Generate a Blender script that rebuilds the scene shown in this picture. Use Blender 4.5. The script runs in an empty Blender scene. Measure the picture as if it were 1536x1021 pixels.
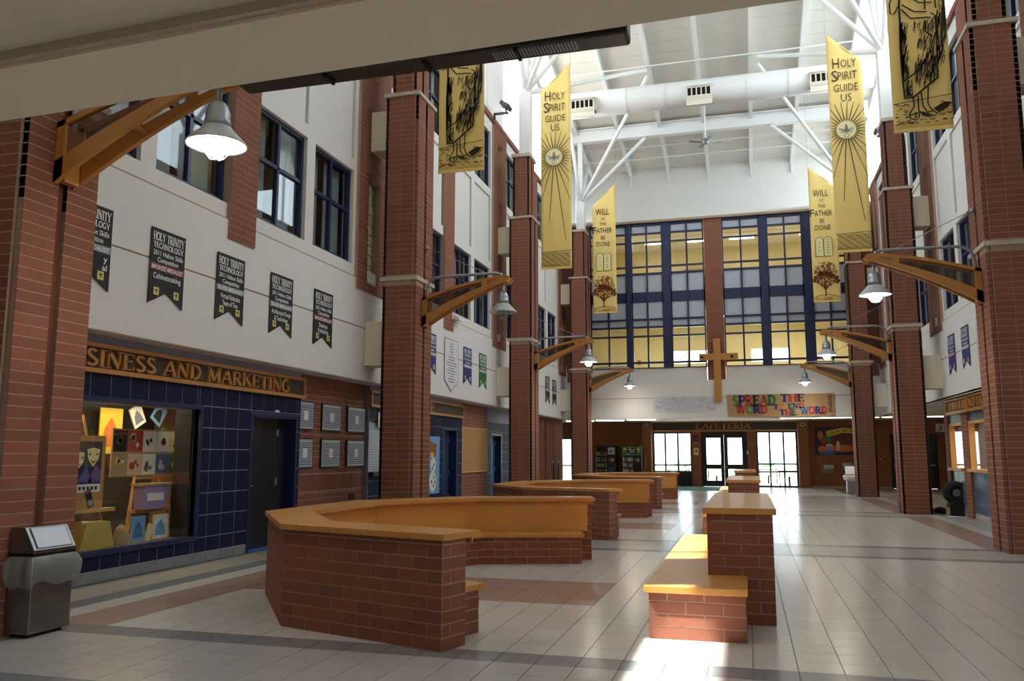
import bpy, math, random
from mathutils import Matrix, Vector
random.seed(7)
S = bpy.context.scene
COL = S.collection
# ---------------------------------------------------------------- camera, sky, sun, exposure
W, H, FPX = 1536, 1021, 1253.8
YAW, PITCH, ROLL = -.2721, .1352, .001
EYE = Vector((0, 0, 1.5))
_f = Vector((math.sin(YAW)*math.cos(PITCH), math.cos(YAW)*math.cos(PITCH), math.sin(PITCH)))
_r = Vector((math.cos(YAW), -math.sin(YAW), 0)); _u = _r.cross(_f)
CR, CU = _r*math.cos(ROLL)+_u*math.sin(ROLL), -_r*math.sin(ROLL)+_u*math.cos(ROLL)
def pix(P):
    d = Vector(P)-EYE; z = d.dot(_f)
    if z < .05: return None
    return (W/2+FPX*d.dot(CR)/z, H/2-FPX*d.dot(CU)/z)
cam = bpy.data.objects.new('camera', bpy.data.cameras.new('camera')); COL.objects.link(cam)
cam.data.sensor_width = 36; cam.data.lens = FPX/W*36; cam.data.clip_start = .05; cam.data.clip_end = 500
cam.matrix_world = Matrix.Translation(EYE) @ Matrix((CR, CU, -_f)).transposed().to_4x4()
S.camera = cam
S.view_settings.view_transform = 'Standard'; S.view_settings.look = 'None'
S.view_settings.gamma = 1; S.view_settings.use_curve_mapping = False
S.view_settings.exposure = 0.40
w = bpy.data.worlds.new('sky'); S.world = w; w.use_nodes = True
bg = w.node_tree.nodes['Background']
bg.inputs[0].default_value = (.80, .90, 1.0, 1); bg.inputs[1].default_value = 5.0
SUN_T, SUN_Y = 1.872, .35            # fall per metre across the hall, drift along it
sun = bpy.data.objects.new('sun', bpy.data.lights.new('sun', 'SUN')); COL.objects.link(sun)
sun.data.energy = 26; sun.data.angle = .009; sun.data.color = (1, .95, .86)
sun.rotation_euler = Vector((1, SUN_Y, -SUN_T)).to_track_quat('-Z', 'Y').to_euler()
sun.location = (-20, -5, 40)
def portal(x, y0, y1, z0, z1, sgn):
    l = bpy.data.lights.new('daylight_portal', 'AREA'); l.shape = 'RECTANGLE'; l.size = y1-y0; l.size_y = z1-z0
    l.cycles.is_portal = True
    o = bpy.data.objects.new('daylight_portal', l); COL.objects.link(o)
    o.location = (x, (y0+y1)/2, (z0+z1)/2)
    o.matrix_world = Matrix.Translation(o.location) @ Matrix(((0, 0, -sgn), (1, 0, 0), (0, 1, 0))).to_4x4() if False else Matrix.Translation(o.location) @ Vector((sgn, 0, 0)).to_track_quat('-Z', 'Y').to_matrix().to_4x4()
portal(-7.3, 2.7, 36.8, 11.7, 18.5, 1); portal(5.12, 2.7, 36.8, 11.7, 18.5, -1)

# ---------------------------------------------------------------- materials
def lin(c):
    if isinstance(c, str): c = [int(c[i:i+2], 16)/255 for i in (0, 2, 4)]
    return tuple((v/12.92 if v <= .04045 else ((v+.055)/1.055)**2.4) for v in c)
NTH = ['first', 'second', 'third', 'fourth', 'fifth', 'sixth', 'seventh', 'eighth', 'ninth', 'tenth']
MATS = {}
def mat(name, col, rough=.6, metal=0, noise=0, nscale=8, stretch=(1, 1, 1), objrand=0, bump=0, bscale=60, spec=.5, coat=0, emit=0, col2=None):
    m = bpy.data.materials.new(name); m.use_nodes = True; nt = m.node_tree; b = nt.nodes['Principled BSDF']
    c = lin(col); b.inputs['Base Color'].default_value = (*c, 1); b.inputs['Roughness'].default_value = rough
    b.inputs['Metallic'].default_value = metal; b.inputs['Specular IOR Level'].default_value = spec
    b.inputs['Coat Weight'].default_value = coat; b.inputs['Coat Roughness'].default_value = .15
    if emit: b.inputs['Emission Color'].default_value = (*c, 1); b.inputs['Emission Strength'].default_value = emit
    if noise or bump:
        tc = nt.nodes.new('ShaderNodeTexCoord'); mp = nt.nodes.new('ShaderNodeMapping'); mp.inputs['Scale'].default_value = stretch
        nt.links.new(tc.outputs['Object'], mp.inputs[0])
        oi0 = nt.nodes.new('ShaderNodeObjectInfo'); nt.links.new(oi0.outputs['Location'], mp.inputs['Location'])
    last = None
    if noise:
        nz = nt.nodes.new('ShaderNodeTexNoise'); nz.inputs['Scale'].default_value = nscale; nz.inputs['Detail'].default_value = 4
        nt.links.new(mp.outputs[0], nz.inputs[0])
        mx = nt.nodes.new('ShaderNodeMix'); mx.data_type = 'RGBA'
        d = lin(col2) if col2 else tuple(v*(1+noise) for v in c)
        mx.inputs[6].default_value = (*(v*(1-noise) for v in c), 1); mx.inputs[7].default_value = (*d, 1)
        nt.links.new(nz.outputs[0], mx.inputs[0]); last = mx.outputs[2]
    if objrand:
        oi = nt.nodes.new('ShaderNodeObjectInfo'); mr = nt.nodes.new('ShaderNodeMapRange')
        mr.inputs[3].default_value = 1-objrand; mr.inputs[4].default_value = 1+objrand
        nt.links.new(oi.outputs['Random'], mr.inputs[0])
        hs = nt.nodes.new('ShaderNodeHueSaturation'); nt.links.new(mr.outputs[0], hs.inputs['Value'])
        if last: nt.links.new(last, hs.inputs['Color'])
        else: hs.inputs['Color'].default_value = (*c, 1)
        last = hs.outputs[0]
    if last: nt.links.new(last, b.inputs['Base Color'])
    if bump:
        n2 = nt.nodes.new('ShaderNodeTexNoise'); n2.inputs['Scale'].default_value = bscale; nt.links.new(mp.outputs[0], n2.inputs[0])
        bp = nt.nodes.new('ShaderNodeBump'); bp.inputs['Strength'].default_value = bump; bp.inputs['Distance'].default_value = .004
        nt.links.new(n2.outputs[0], bp.inputs['Height']); nt.links.new(bp.outputs[0], b.inputs['Normal'])
    MATS[name] = m; return m
def glassmat(name, tint, gloss=.08, rough=.02):
    m = bpy.data.materials.new(name); m.use_nodes = True; nt = m.node_tree; nt.nodes.clear()
    o = nt.nodes.new('ShaderNodeOutputMaterial'); t = nt.nodes.new('ShaderNodeBsdfTransparent'); g = nt.nodes.new('ShaderNodeBsdfGlossy')
    t.inputs[0].default_value = (*tint, 1); g.inputs['Roughness'].default_value = rough
    lw_ = nt.nodes.new('ShaderNodeLayerWeight'); lw_.inputs[0].default_value = .5
    pw = nt.nodes.new('ShaderNodeMath'); pw.operation = 'POWER'; pw.inputs[1].default_value = 4; nt.links.new(lw_.outputs['Facing'], pw.inputs[0])
    f = nt.nodes.new('ShaderNodeMath'); f.operation = 'MULTIPLY_ADD'; f.inputs[1].default_value = .6; f.inputs[2].default_value = gloss*.6; nt.links.new(pw.outputs[0], f.inputs[0])
    x = nt.nodes.new('ShaderNodeMixShader')
    nt.links.new(f.outputs[0], x.inputs[0]); nt.links.new(t.outputs[0], x.inputs[1]); nt.links.new(g.outputs[0], x.inputs[2]); nt.links.new(x.outputs[0], o.inputs[0])
    MATS[name] = m; return m
def emitmat(name, col, s):
    m = bpy.data.materials.new(name); m.use_nodes = True; nt = m.node_tree; nt.nodes.clear()
    o = nt.nodes.new('ShaderNodeOutputMaterial'); e = nt.nodes.new('ShaderNodeEmission'); e.inputs[0].default_value = (*lin(col), 1); e.inputs[1].default_value = s
    nt.links.new(e.outputs[0], o.inputs[0]); MATS[name] = m; return m
mat('brick', '86503D', .85, noise=.16, nscale=14, objrand=.13, bump=.5, bscale=90)
mat('brick_far', '865041', .85, noise=.28, nscale=5, bump=.3)
mat('brick_orange', '96603E', .85, noise=.2, nscale=6)
mat('brick_dark', '70402F', .85, noise=.15, nscale=9, objrand=.12, bump=.4)
mat('mortar', 'AE917D', .95, noise=.12, nscale=30)
mat('mortar_dark', '74402F', .95, noise=.12, nscale=20)
mat('stone', 'BDB3A4', .8, noise=.07, nscale=20, bump=.2)
mat('white', 'DEDBD6', .75, noise=.015, nscale=3)
mat('steel_white', 'E8E8E6', .45)
mat('deck', 'DAD6CC', .8, noise=.03, nscale=2)
mat('cream', 'E9DFCC', .8, noise=.02, nscale=4)
mat('joint', 'A98F77', .9)
mat('soffit', 'D2CCC2', .85, noise=.02, nscale=3)
mat('blue_frame', '1B2750', .35, noise=.05)
mat('black_frame', '14161F', .4)
mat('blue_tile', '1B203C', .5, noise=.12, nscale=3, objrand=.14, spec=.12)
mat('slate_tile', '4E6078', .4, noise=.06, objrand=.06)
mat('grout_blue', '8C90A2', .9)
mat('grout_floor', '6E6A66', .95)
mat('tile', 'CFCAC6', .2, noise=.03, nscale=2.5, objrand=.03)
mat('tile_dark', '83858B', .22, noise=.05, nscale=3, objrand=.03)
mat('tile_grey', 'B3B0AF', .22, noise=.04, nscale=3, objrand=.03)
mat('tile_brown', 'A68C80', .22, noise=.05, nscale=3, objrand=.04)
mat('tile_tan', 'B3A898', .25, noise=.05, nscale=3, objrand=.03)
mat('wood', 'C68C46', .36, noise=.12, nscale=3, stretch=(1, 1, 6), coat=.12, objrand=.04)
mat('wood_panel', 'D69E52', .38, noise=.14, nscale=2.2, stretch=(1, 1, 2.5), coat=.15, objrand=.04)
mat('wood_bracket', 'BA7E3A', .38, noise=.12, nscale=5, stretch=(1, 1, 3), coat=.2)
mat('wood_pale', 'D8A768', .5, noise=.1, nscale=12)
mat('cork', 'B98A55', .95, noise=.12, nscale=70)
mat('sign_board', '3A3227', .6, noise=.08, nscale=10)
mat('door_dark', '1C2026', .4)
mat('door_blue', '2B4265', .4)
mat('black', '0B0B0D', .35)
mat('black_matte', '121215', .75)
mat('steel', '8E8E8B', .34, metal=1, noise=.05, nscale=40, stretch=(1, 1, .05))
mat('galv', '9AA0A6', .35, metal=.7)
mat('shade', 'B9BDC0', .4, metal=.2)
mat('yellow', 'EBCB7A', .75, noise=.05, nscale=3)
mat('yellow_room', 'DED0A6', .8, noise=.03)
mat('print_dark', '2C2415', .85)
mat('print_brown', '7A4A22', .85)
mat('print_red', 'A04A20', .85)
mat('pale_print', 'E6D79C', .85)
mat('banner_black', '1B191D', .7)
mat('banner_navy', '2A2F78', .7)
mat('banner_green', '1F6B45', .7)
mat('banner_white', 'DAD9DC', .7)
mat('bar_silver', '8F8F96', .7)
mat('bar_bronze', '8A4034', .7)
mat('text_white', 'E8E6E4', .7)
mat('text_grey', '707480', .8)
mat('gold_print', 'D6C46A', .6)
mat('ply', 'C79A5C', .6, noise=.06)
mat('kraft', 'B08E66', .9, noise=.08, nscale=3)
mat('curtain', 'CBD0CA', .85, noise=.05)
mat('room_grey', 'A09D96', .9)
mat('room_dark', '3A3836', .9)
mat('paper', 'E4E1DA', .8); mat('sheet_grey', 'CBCCD4', .8)
mat('plaque', 'B7BCC4', .35, metal=.2)
mat('mesh_screen', '6E5B46', .6)
mat('bag', 'C9CCC6', .3)
mat('gold_cloth', 'C9A84A', .35, noise=.15, nscale=10)
mat('purple', '5E4E96', .6); mat('violet_dark', '2A2340', .6)
mat('red', 'B3302C', .6); mat('blue_mid', '3B6EA8', .6); mat('green', '3F7A3A', .7); mat('orange', 'D2722E', .7)
mat('sky_blue', '6FA3CF', .7); mat('teal_mat', '2E7A5A', .95, noise=.2, nscale=20)
mat('bright_yellow', 'E0C23A', .6); mat('skin_print', 'D9B79A', .8); mat('lilac', '9A86B4', .5)
mat('grass', 'A8BC8C', .95, noise=.2, nscale=4); mat('paving', 'CFCBC2', .9, noise=.04); mat('far_tree', 'A3B8B0', .95, noise=.3, nscale=2)
mat('glassblock', 'E2E6BC', .12, noise=.25, nscale=16, spec=.8, coat=.6)
mat('spandrel_glass', 'B4BAC6', .25, noise=.02)
mat('acoustic', 'DAD3C5', .95, noise=.12, nscale=160)
glassmat('glass', (.93, .96, .95)); glassmat('glass_dark', (.80, .85, .86))
glassmat('screen_perf', (.42, .38, .33), rough=.4)
glassmat('film', (.80, .84, .80), rough=.25)
_n = MATS['film'].node_tree; _d = _n.nodes.new('ShaderNodeBsdfDiffuse'); _d.inputs[0].default_value = (.62, .66, .62, 1); _x = _n.nodes.new('ShaderNodeMixShader'); _x.inputs[0].default_value = .26
_o = [q for q in _n.nodes if q.type == 'OUTPUT_MATERIAL'][0]; _p = _o.inputs[0].links[0].from_socket; _n.links.new(_p, _x.inputs[1]); _n.links.new(_d.outputs[0], _x.inputs[2]); _n.links.new(_x.outputs[0], _o.inputs[0])
emitmat('panel_light', 'FFF1DA', 24); emitmat('lamp_globe', 'FFF6E6', 40); emitmat('tube_light', 'FFF3D2', 9); emitmat('case_lamp', 'FFD88A', 4)
glassmat('globe_off', (.8, .9, .82))

# ---------------------------------------------------------------- helpers
WM = {}
def _par(o, parent):
    if parent is None: return
    o.parent = parent; o.matrix_parent_inverse = WM[parent].inverted()
def tag(o, label=None, cat=None, group=None, kind=None):
    if label: o['label'] = label
    if cat: o['category'] = cat
    if group: o['group'] = group
    if kind: o['kind'] = kind
    return o
def thing(name, loc, label, cat, group=None):
    o = bpy.data.objects.new(name, None); COL.objects.link(o); o.location = loc; o.empty_display_size = .1
    WM[o] = Matrix.Translation(loc); return tag(o, label, cat, group)
def link(name, me, m, parent=None, M=None):
    o = bpy.data.objects.new(name, me); COL.objects.link(o)
    if m and not me.materials: me.materials.append(MATS[m])
    M = M or Matrix.Identity(4)
    _par(o, parent); o.matrix_basis = M; WM[o] = M
    return o
class MB:
    def __init__(s, M=None): s.v, s.f, s.mi, s.M, s.cur, s.smooth = [], [], [], M, 0, False
    def add(s, vs, fs):
        n = len(s.v)
        s.v += [tuple(s.M @ Vector(p)) if s.M else tuple(p) for p in vs]
        for f in fs: s.f.append(tuple(i+n for i in f)); s.mi.append(s.cur)
        return s
    def box(s, x0, x1, y0, y1, z0, z1):
        if x0 > x1: x0, x1 = x1, x0
        if y0 > y1: y0, y1 = y1, y0
        if z0 > z1: z0, z1 = z1, z0
        return s.add([(x0,y0,z0),(x1,y0,z0),(x1,y1,z0),(x0,y1,z0),(x0,y0,z1),(x1,y0,z1),(x1,y1,z1),(x0,y1,z1)],
                     [(0,3,2,1),(4,5,6,7),(0,1,5,4),(1,2,6,5),(2,3,7,6),(3,0,4,7)])
    def prism(s, poly, z0, z1, ax='z'):
        n = len(poly)
        if ax == 'z': A = [(x, y, z0) for x, y in poly]; B = [(x, y, z1) for x, y in poly]
        elif ax == 'y': A = [(x, z0, z) for x, z in poly]; B = [(x, z1, z) for x, z in poly]
        else: A = [(z0, y, z) for y, z in poly]; B = [(z1, y, z) for y, z in poly]
        return s.add(A+B, [tuple(range(n))[::-1], tuple(range(n, 2*n))]+[(i, (i+1) % n, n+(i+1) % n, n+i) for i in range(n)])
    def tube(s, pts, r, n=8, cap=True):
        pts = [Vector(p) for p in pts]; rr = r if isinstance(r, (list, tuple)) else [r]*len(pts); vs, fs = [], []
        for i, p in enumerate(pts):
            d = (pts[min(i+1, len(pts)-1)]-pts[max(i-1, 0)]).normalized()
            a = d.orthogonal().normalized() if i == 0 else (a-d*a.dot(d)).normalized()
            b = d.cross(a)
            vs += [p+(a*math.cos(t)+b*math.sin(t))*rr[i] for t in [2*math.pi*k/n for k in range(n)]]
        for i in range(len(pts)-1):
            fs += [(i*n+k, i*n+(k+1) % n, (i+1)*n+(k+1) % n, (i+1)*n+k) for k in range(n)]
        if cap: fs += [tuple(range(n))[::-1], tuple(range((len(pts)-1)*n, len(pts)*n))]
        return s.add(vs, fs)
    def lathe(s, prof, c=(0, 0, 0), n=20):
        vs, fs = [], []
        for r, z in prof: vs += [(c[0]+r*math.cos(2*math.pi*k/n), c[1]+r*math.sin(2*math.pi*k/n), c[2]+z) for k in range(n)]
        for i in range(len(prof)-1): fs += [(i*n+k, i*n+(k+1) % n, (i+1)*n+(k+1) % n, (i+1)*n+k) for k in range(n)]
        return s.add(vs, fs)
    # flat drawing in the local xy plane (for print)
    def stroke(s, pts, wd, z=0):
        pts = [Vector((p[0], p[1])) for p in pts]; n = len(pts); L, R = [], []
        for i, p in enumerate(pts):
            d = (pts[min(i+1, n-1)]-pts[max(i-1, 0)])
            if d.length < 1e-9: d = Vector((1, 0))
            d.normalize(); q = Vector((-d.y, d.x)); ww = (wd[i] if isinstance(wd, (list, tuple)) else wd)/2
            L.append(p+q*ww); R.append(p-q*ww)
        return s.add([(p.x, p.y, z) for p in L+R], [(i, i+1, n+i+1, n+i)[::-1] for i in range(n-1)])
    def fill(s, pts, z=0): return s.add([(p[0], p[1], z) for p in pts], [tuple(range(len(pts)))])
    def disc(s, x, y, r, z=0, n=20, ry=None): return s.fill([(x+r*math.cos(2*math.pi*k/n), y+(ry or r)*math.sin(2*math.pi*k/n)) for k in range(n)], z)
    def mesh(s, name):
        me = bpy.data.meshes.new(name); me.from_pydata(s.v, [], s.f); me.update()
        if any(s.mi): me.polygons.foreach_set('material_index', s.mi)
        if s.smooth: me.polygons.foreach_set('use_smooth', [True]*len(s.f))
        return me
    def build(s, name, m, parent=None, bevel=0, M=None):
        me = s.mesh(name)
        for k in (m if isinstance(m, (list, tuple)) else [m]): me.materials.append(MATS[k])
        o = link(name, me, None, parent, M)
        if bevel:
            b = o.modifiers.new('bevel', 'BEVEL'); b.width = bevel; b.segments = 2; b.limit_method = 'ANGLE'
        return o
def Bx(name, x0, x1, y0, y1, z0, z1, m, parent=None, bevel=0): return MB().box(x0, x1, y0, y1, z0, z1).build(name, m, parent, bevel)
BOXES = {}
def bmesh_box(dx, dy, dz, m, cham=0):
    k = (round(dx, 3), round(dy, 3), round(dz, 3), m)
    if k not in BOXES:
        x, y, z = dx/2, dy/2, dz/2; me = MB().box(-x, x, -y, y, -z, z).mesh('piece'); me.materials.append(MATS[m]); BOXES[k] = me
    return BOXES[k]
def piece(name, c, d, m, parent, rz=0):
    o = bpy.data.objects.new(name, bmesh_box(*d, m)); COL.objects.link(o)
    M = Matrix.Translation(c) @ Matrix.Rotation(rz, 4, 'Z') if rz else Matrix.Translation(c)
    _par(o, parent); o.matrix_basis = M; WM[o] = M; return o
def frame(o, right, up):
    r, u = Vector(right).normalized(), Vector(up).normalized(); n = r.cross(u)
    M = Matrix((r, u, n)).transposed().to_4x4(); M.translation = o; return M
def FL(y, z, x=-7.1): return frame((x, y, z), (0, 1, 0), (0, 0, 1))     # print on a wall that faces +X
def FR(y, z, x=4.92): return frame((x, y, z), (0, -1, 0), (0, 0, 1))    # faces -X
def FF(x, y, z): return frame((x, y, z), (1, 0, 0), (0, 0, 1))          # faces the camera end
def FB(x, y, z): return frame((x, y, z), (-1, 0, 0), (0, 0, 1))
TX = {}
def textmesh(body, bold=0):
    if (body, bold) not in TX:
        cu = bpy.data.curves.new('t', 'FONT'); cu.body = body; cu.align_x = 'CENTER'; cu.size = 1; cu.resolution_u = 2; cu.offset = bold
        o = bpy.data.objects.new('t', cu); me = bpy.data.meshes.new_from_object(o)
        vs = [tuple(v.co) for v in me.vertices]; fs = [tuple(p.vertices) for p in me.polygons]
        bpy.data.objects.remove(o); bpy.data.curves.remove(cu); bpy.data.meshes.remove(me)
        xs = [v[0] for v in vs]; TX[(body, bold)] = (vs, fs, min(xs), max(xs))
    return TX[(body, bold)]
def put_text(mb, body, x, y, h, width=None, bold=0.01, z=0, align='c', sy=1):
    """one line of print centred at x, baseline y, capital height h, squeezed to a width"""
    vs, fs, a, b = textmesh(body, bold); k = h/.73; kx = k
    if width: kx = min(k*1.25, width/(b-a))
    off = (a+b)/2 if align == 'c' else (a if align == 'l' else b)
    mb.add([((v[0]-off)*kx+x, v[1]*k*sy+y, z) for v in vs], fs)
# slab-serif capitals drawn from strokes
def arc(cx, cy, rx, ry, a0, a1, n=9): return [(cx+rx*math.cos(math.radians(a0+(a1-a0)*i/n)), cy+ry*math.sin(math.radians(a0+(a1-a0)*i/n))) for i in range(n+1)]
T_, N_ = .17, .07
LET = {
 'A': (.86, [(N_, [(.08, 0), (.43, 1)]), (T_, [(.43, 1), (.76, 0)]), (N_, [(.2, .34), (.64, .34)])], [(.08, 0), (.76, 0)]),
 'B': (.72, [(T_, [(.16, 0), (.16, 1)]), (N_+.03, [(.16, .96)]+arc(.38, .74, .2, .22, 90, -90)+[(.16, .52)]), (N_+.05, [(.16, .52)]+arc(.4, .28, .24, .24, 90, -90)+[(.16, .04)])], [(.16, 0), (.16, 1)]),
 'C': (.8, [(T_*.8, arc(.44, .5, .34, .48, 50, 310, 14))], []),
 'D': (.82, [(T_, [(.16, 0), (.16, 1)]), (T_*.75, [(.16, .96), (.34, .96)]+arc(.36, .5, .34, .46, 90, -90)+[(.34, .04), (.16, .04)])], [(.16, 0), (.16, 1)]),
 'E': (.7, [(T_, [(.16, 0), (.16, 1)]), (N_, [(.16, .965), (.6, .965)]), (N_, [(.16, .52), (.5, .52)]), (N_, [(.16, .035), (.62, .035)]), (N_, [(.6, 1), (.6, .8)]), (N_, [(.62, 0), (.62, .22)]), (N_, [(.5, .4), (.5, .64)])], [(.16, 0), (.16, 1)]),
 'F': (.66, [(T_, [(.16, 0), (.16, 1)]), (N_, [(.16, .965), (.6, .965)]), (N_, [(.16, .52), (.5, .52)]), (N_, [(.6, 1), (.6, .8)]), (N_, [(.5, .4), (.5, .64)])], [(.16, 0), (.16, 1)]),
 'G': (.84, [(T_*.8, arc(.44, .5, .34, .48, 48, 318, 14)), (T_*.8, [(.7, .08), (.7, .46)]), (N_, [(.5, .46), (.8, .46)])], []),
 'H': (.86, [(T_, [(.16, 0), (.16, 1)]), (T_, [(.7, 0), (.7, 1)]), (N_, [(.16, .52), (.7, .52)])], [(.16, 0), (.16, 1), (.7, 0), (.7, 1)]),
 'I': (.38, [(T_, [(.19, 0), (.19, 1)])], [(.19, 0), (.19, 1)]),
 'K': (.84, [(T_, [(.16, 0), (.16, 1)]), (N_, [(.16, .4), (.66, 1)]), (T_, [(.34, .58), (.74, 0)])], [(.16, 0), (.16, 1), (.66, 1), (.74, 0)]),
 'L': (.68, [(T_, [(.16, 0), (.16, 1)]), (N_, [(.16, .035), (.6, .035)]), (N_, [(.6, 0), (.6, .26)])], [(.16, 0), (.16, 1)]),
 'M': (1.04, [(N_, [(.14, 0), (.18, 1)]), (T_, [(.18, 1), (.5, .05)]), (N_, [(.5, .05), (.84, 1)]), (T_, [(.84, 1), (.88, 0)])], [(.14, 0), (.14, 1), (.88, 0), (.88, 1)]),
 'N': (.88, [(N_, [(.14, 0), (.14, 1)]), (T_, [(.14, 1), (.72, 0)]), (N_, [(.72, 0), (.72, 1)])], [(.14, 0), (.1, 1), (.72, 1)]),
 'O': (.86, [(T_*.8, arc(.43, .5, .34, .48, 0, 360, 18))], []),
 'P': (.7, [(T_, [(.16, 0), (.16, 1)]), (N_+.05, [(.16, .96)]+arc(.38, .7, .24, .26, 90, -90)+[(.16, .44)])], [(.16, 0), (.16, 1)]),
 'R': (.8, [(T_, [(.16, 0), (.16, 1)]), (N_+.04, [(.16, .96)]+arc(.38, .73, .22, .23, 90, -90)+[(.16, .5)]), (T_, [(.36, .5), (.7, 0)])], [(.16, 0), (.16, 1), (.7, 0)]),
 'S': (.62, [(T_*.8, arc(.31, .73, .2, .22, 30, 180, 8)+[(.2, .6), (.42, .42)]+arc(.31, .27, .22, .23, 20, -150, 9))], []),
 'T': (.76, [(T_, [(.38, 0), (.38, 1)]), (N_, [(.06, .965), (.7, .965)]), (N_, [(.06, 1), (.06, .78)]), (N_, [(.7, 1), (.7, .78)])], [(.38, 0)]),
 'U': (.84, [(T_, [(.16, 1), (.16, .35)]+arc(.42, .34, .26, .3, 180, 360, 10)+[(.68, 1)])], [(.16, 1), (.68, 1)]),
 'W': (1.1, [(T_, [(.08, 1), (.32, 0)]), (N_, [(.32, 0), (.54, .9)]), (T_, [(.54, .9), (.78, 0)]), (N_, [(.78, 0), (1.0, 1)])], [(.08, 1), (.54, .95), (1.0, 1)]),
 'Y': (.84, [(T_, [(.08, 1), (.42, .45)]), (N_, [(.42, .45), (.76, 1)]), (T_, [(.42, .5), (.42, 0)])], [(.08, 1), (.76, 1), (.42, 0)]),
 ' ': (.42, [], [])}
def slab_width(t): return sum(LET[c][0] for c in t)
def slab_letter(mb, ch, x, y, h, kx, depth=0, fat=1):
    w_, st, ser = LET[ch]
    tmp = MB()
    for wd, pts in st: tmp.stroke([(p[0]*kx/h if False else p[0], p[1]) for p in pts], wd*fat)
    for sx, sy in ser: tmp.stroke([(sx-.13*fat, sy), (sx+.13*fat, sy)], .055*fat)
    for f in tmp.f:
        q = [tmp.v[i] for i in f]
        P = [(x+a*kx, y+b*h) for a, b, _ in q]
        if depth: mb.prism(P, 0, depth)
        else: mb.fill(P)
def slab_line(mb, t, x0, x1, y, h, depth=0, fat=1):
    kx = (x1-x0)/slab_width(t); x = x0
    for ch in t: slab_letter(mb, ch, x, y, h, kx, depth, fat); x += LET[ch][0]*kx
def brick_face(p0, p1, z0, z1, parent=None, mb=None, m='brick', L=.3, ch=.1, dep=.04, proud=.003, gap=.011, off=0, name='brick', zmin=-9, zmax=99):
    """running-bond bricks along p0->p1; the face looks to the right of that direction"""
    a, b = Vector(p0), Vector(p1); d = b-a; ln = d.length; d.normalize(); nrm = Vector((d.y, -d.x)); rz = math.atan2(d.y, d.x)
    n = max(1, int(math.ceil((z1-z0)/ch-1e-6)))
    for r in range(n):
        za, zb = z0+r*ch, min(z0+(r+1)*ch, z1)
        if zb-za < .02: continue
        s = -L*.5*((r+off) % 2); cuts = []
        while s < ln-1e-6:
            u0, u1 = max(0, s), min(ln, s+L)
            if u1-u0 > .03: cuts.append((u0, u1))
            s += L
        for u0, u1 in cuts:
            c = a+d*((u0+u1)/2)+nrm*(proud-dep/2)
            lx, lz = u1-u0-gap, zb-za-gap
            if parent and not mb: piece(name, (c.x, c.y, (za+zb)/2), (round(lx, 2), dep, round(lz, 3)), m, parent, rz)
            else:
                hx, hy, hz = d*(lx/2), nrm*(dep/2), lz/2; zc = (za+zb)/2; vs = []
                for sz in (-hz, hz):
                    for q in (-hx-hy, hx-hy, hx+hy, -hx+hy): vs.append((c.x+q.x, c.y+q.y, zc+sz))
                mb.add(vs, [(0,1,2,3)[::-1] if False else (3,2,1,0), (4,5,6,7), (0,1,5,4), (1,2,6,5), (2,3,7,6), (3,0,4,7)])
# ================================================================ FLOOR
XL, XR = -7.1, 4.92          # upper walls
SP = 8.96                    # bay
CB = [10.53+SP*k for k in range(3)]       # bay centres
PC = [6.05+SP*k for k in range(4)]        # main pier centres
COLY = [5.57+SP*k for k in range(4)]      # front of the columns
YN, YF, YB = 2.88, 34.0, 41.0
T = .305
floor = Bx('floor', -13, 13, -6, 41.2, -.25, -.004, 'grout_floor'); tag(floor, kind='structure', label='tiled hall floor of pale squares with grey and brown bands', cat='floor')
def tile_mat(x, y):
    for k in range(-1, 4):
        y0 = 13.55+8.85*k
        if -6.1 < x < 4.4 and y0 < y < y0+1.83: return 'tile_dark' if (y < y0+.305 or y > y0+1.525) else 'tile_grey'
    if x < -6.7 or x > 4.95: return 'tile_tan'
    if x < -6.4 or x > 4.65: return 'tile_dark' if x < 0 else 'tile_grey'
    if x < -6.05 or x > 4.36: return 'tile'
    if x < -5.42 or x > 3.72: return 'tile_brown'
    for k in range(3):
        if x < -1.5 and 8.5+8.78*k < y < 10.03+8.78*k: return 'tile_brown'
    return 'tile'
cells = []
i0, j0 = int((-9.5-.293)/T), int(-4/T)
for i in range(i0, int((9-.293)/T)+1):
    for j in range(j0, int(41/T)):
        x, y = .293+(i+.5)*T, (j+.5)*T
        if x < -7.42 and y < 34: continue
        if x > 5.6 and y < 25: continue
        p = pix((x, y, 0)) if y > .5 else None
        vis = p and -10 < p[0] < W+10 and 700 < p[1] < H+8
        if vis and ((x < -5.9 and 5.5 < y < 6.5) or (x < -6 and y < 5.5)): vis = False
        if vis and -5 < x < -2.3 and y < 6.25: pass
        dd = math.hypot(x, y) if vis else 999
        if vis and -4.9 < x < -2.3 and abs(y-9.3) < 3.1 and y < 9.6: dd += 6
        cells.append((dd, x, y))
cells.sort(key=lambda c: c[0])
keys = ['tile', 'tile_dark', 'tile_grey', 'tile_brown', 'tile_tan']
rest = MB()
for n, (dd, x, y) in enumerate(cells):
    k = tile_mat(x, y)
    if n < 300: piece('floor_tile', (x, y, -.004), (T-.007, T-.0035, .008), k, floor)
    else:
        rest.cur = keys.index(k); a, b = T/2-.0035, T/2-.0018
        rest.add([(x-a, y-b, 0), (x+a, y-b, 0), (x+a, y+b, 0), (x-a, y+b, 0), (x-a, y-b, -.006), (x+a, y-b, -.006), (x+a, y+b, -.006), (x-a, y+b, -.006)],
                 [(0,1,2,3), (4,5,1,0), (5,6,2,1), (6,7,3,2), (7,4,0,3)])
tag(rest.build('floor_tiles', keys, floor), kind='stuff')

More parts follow.
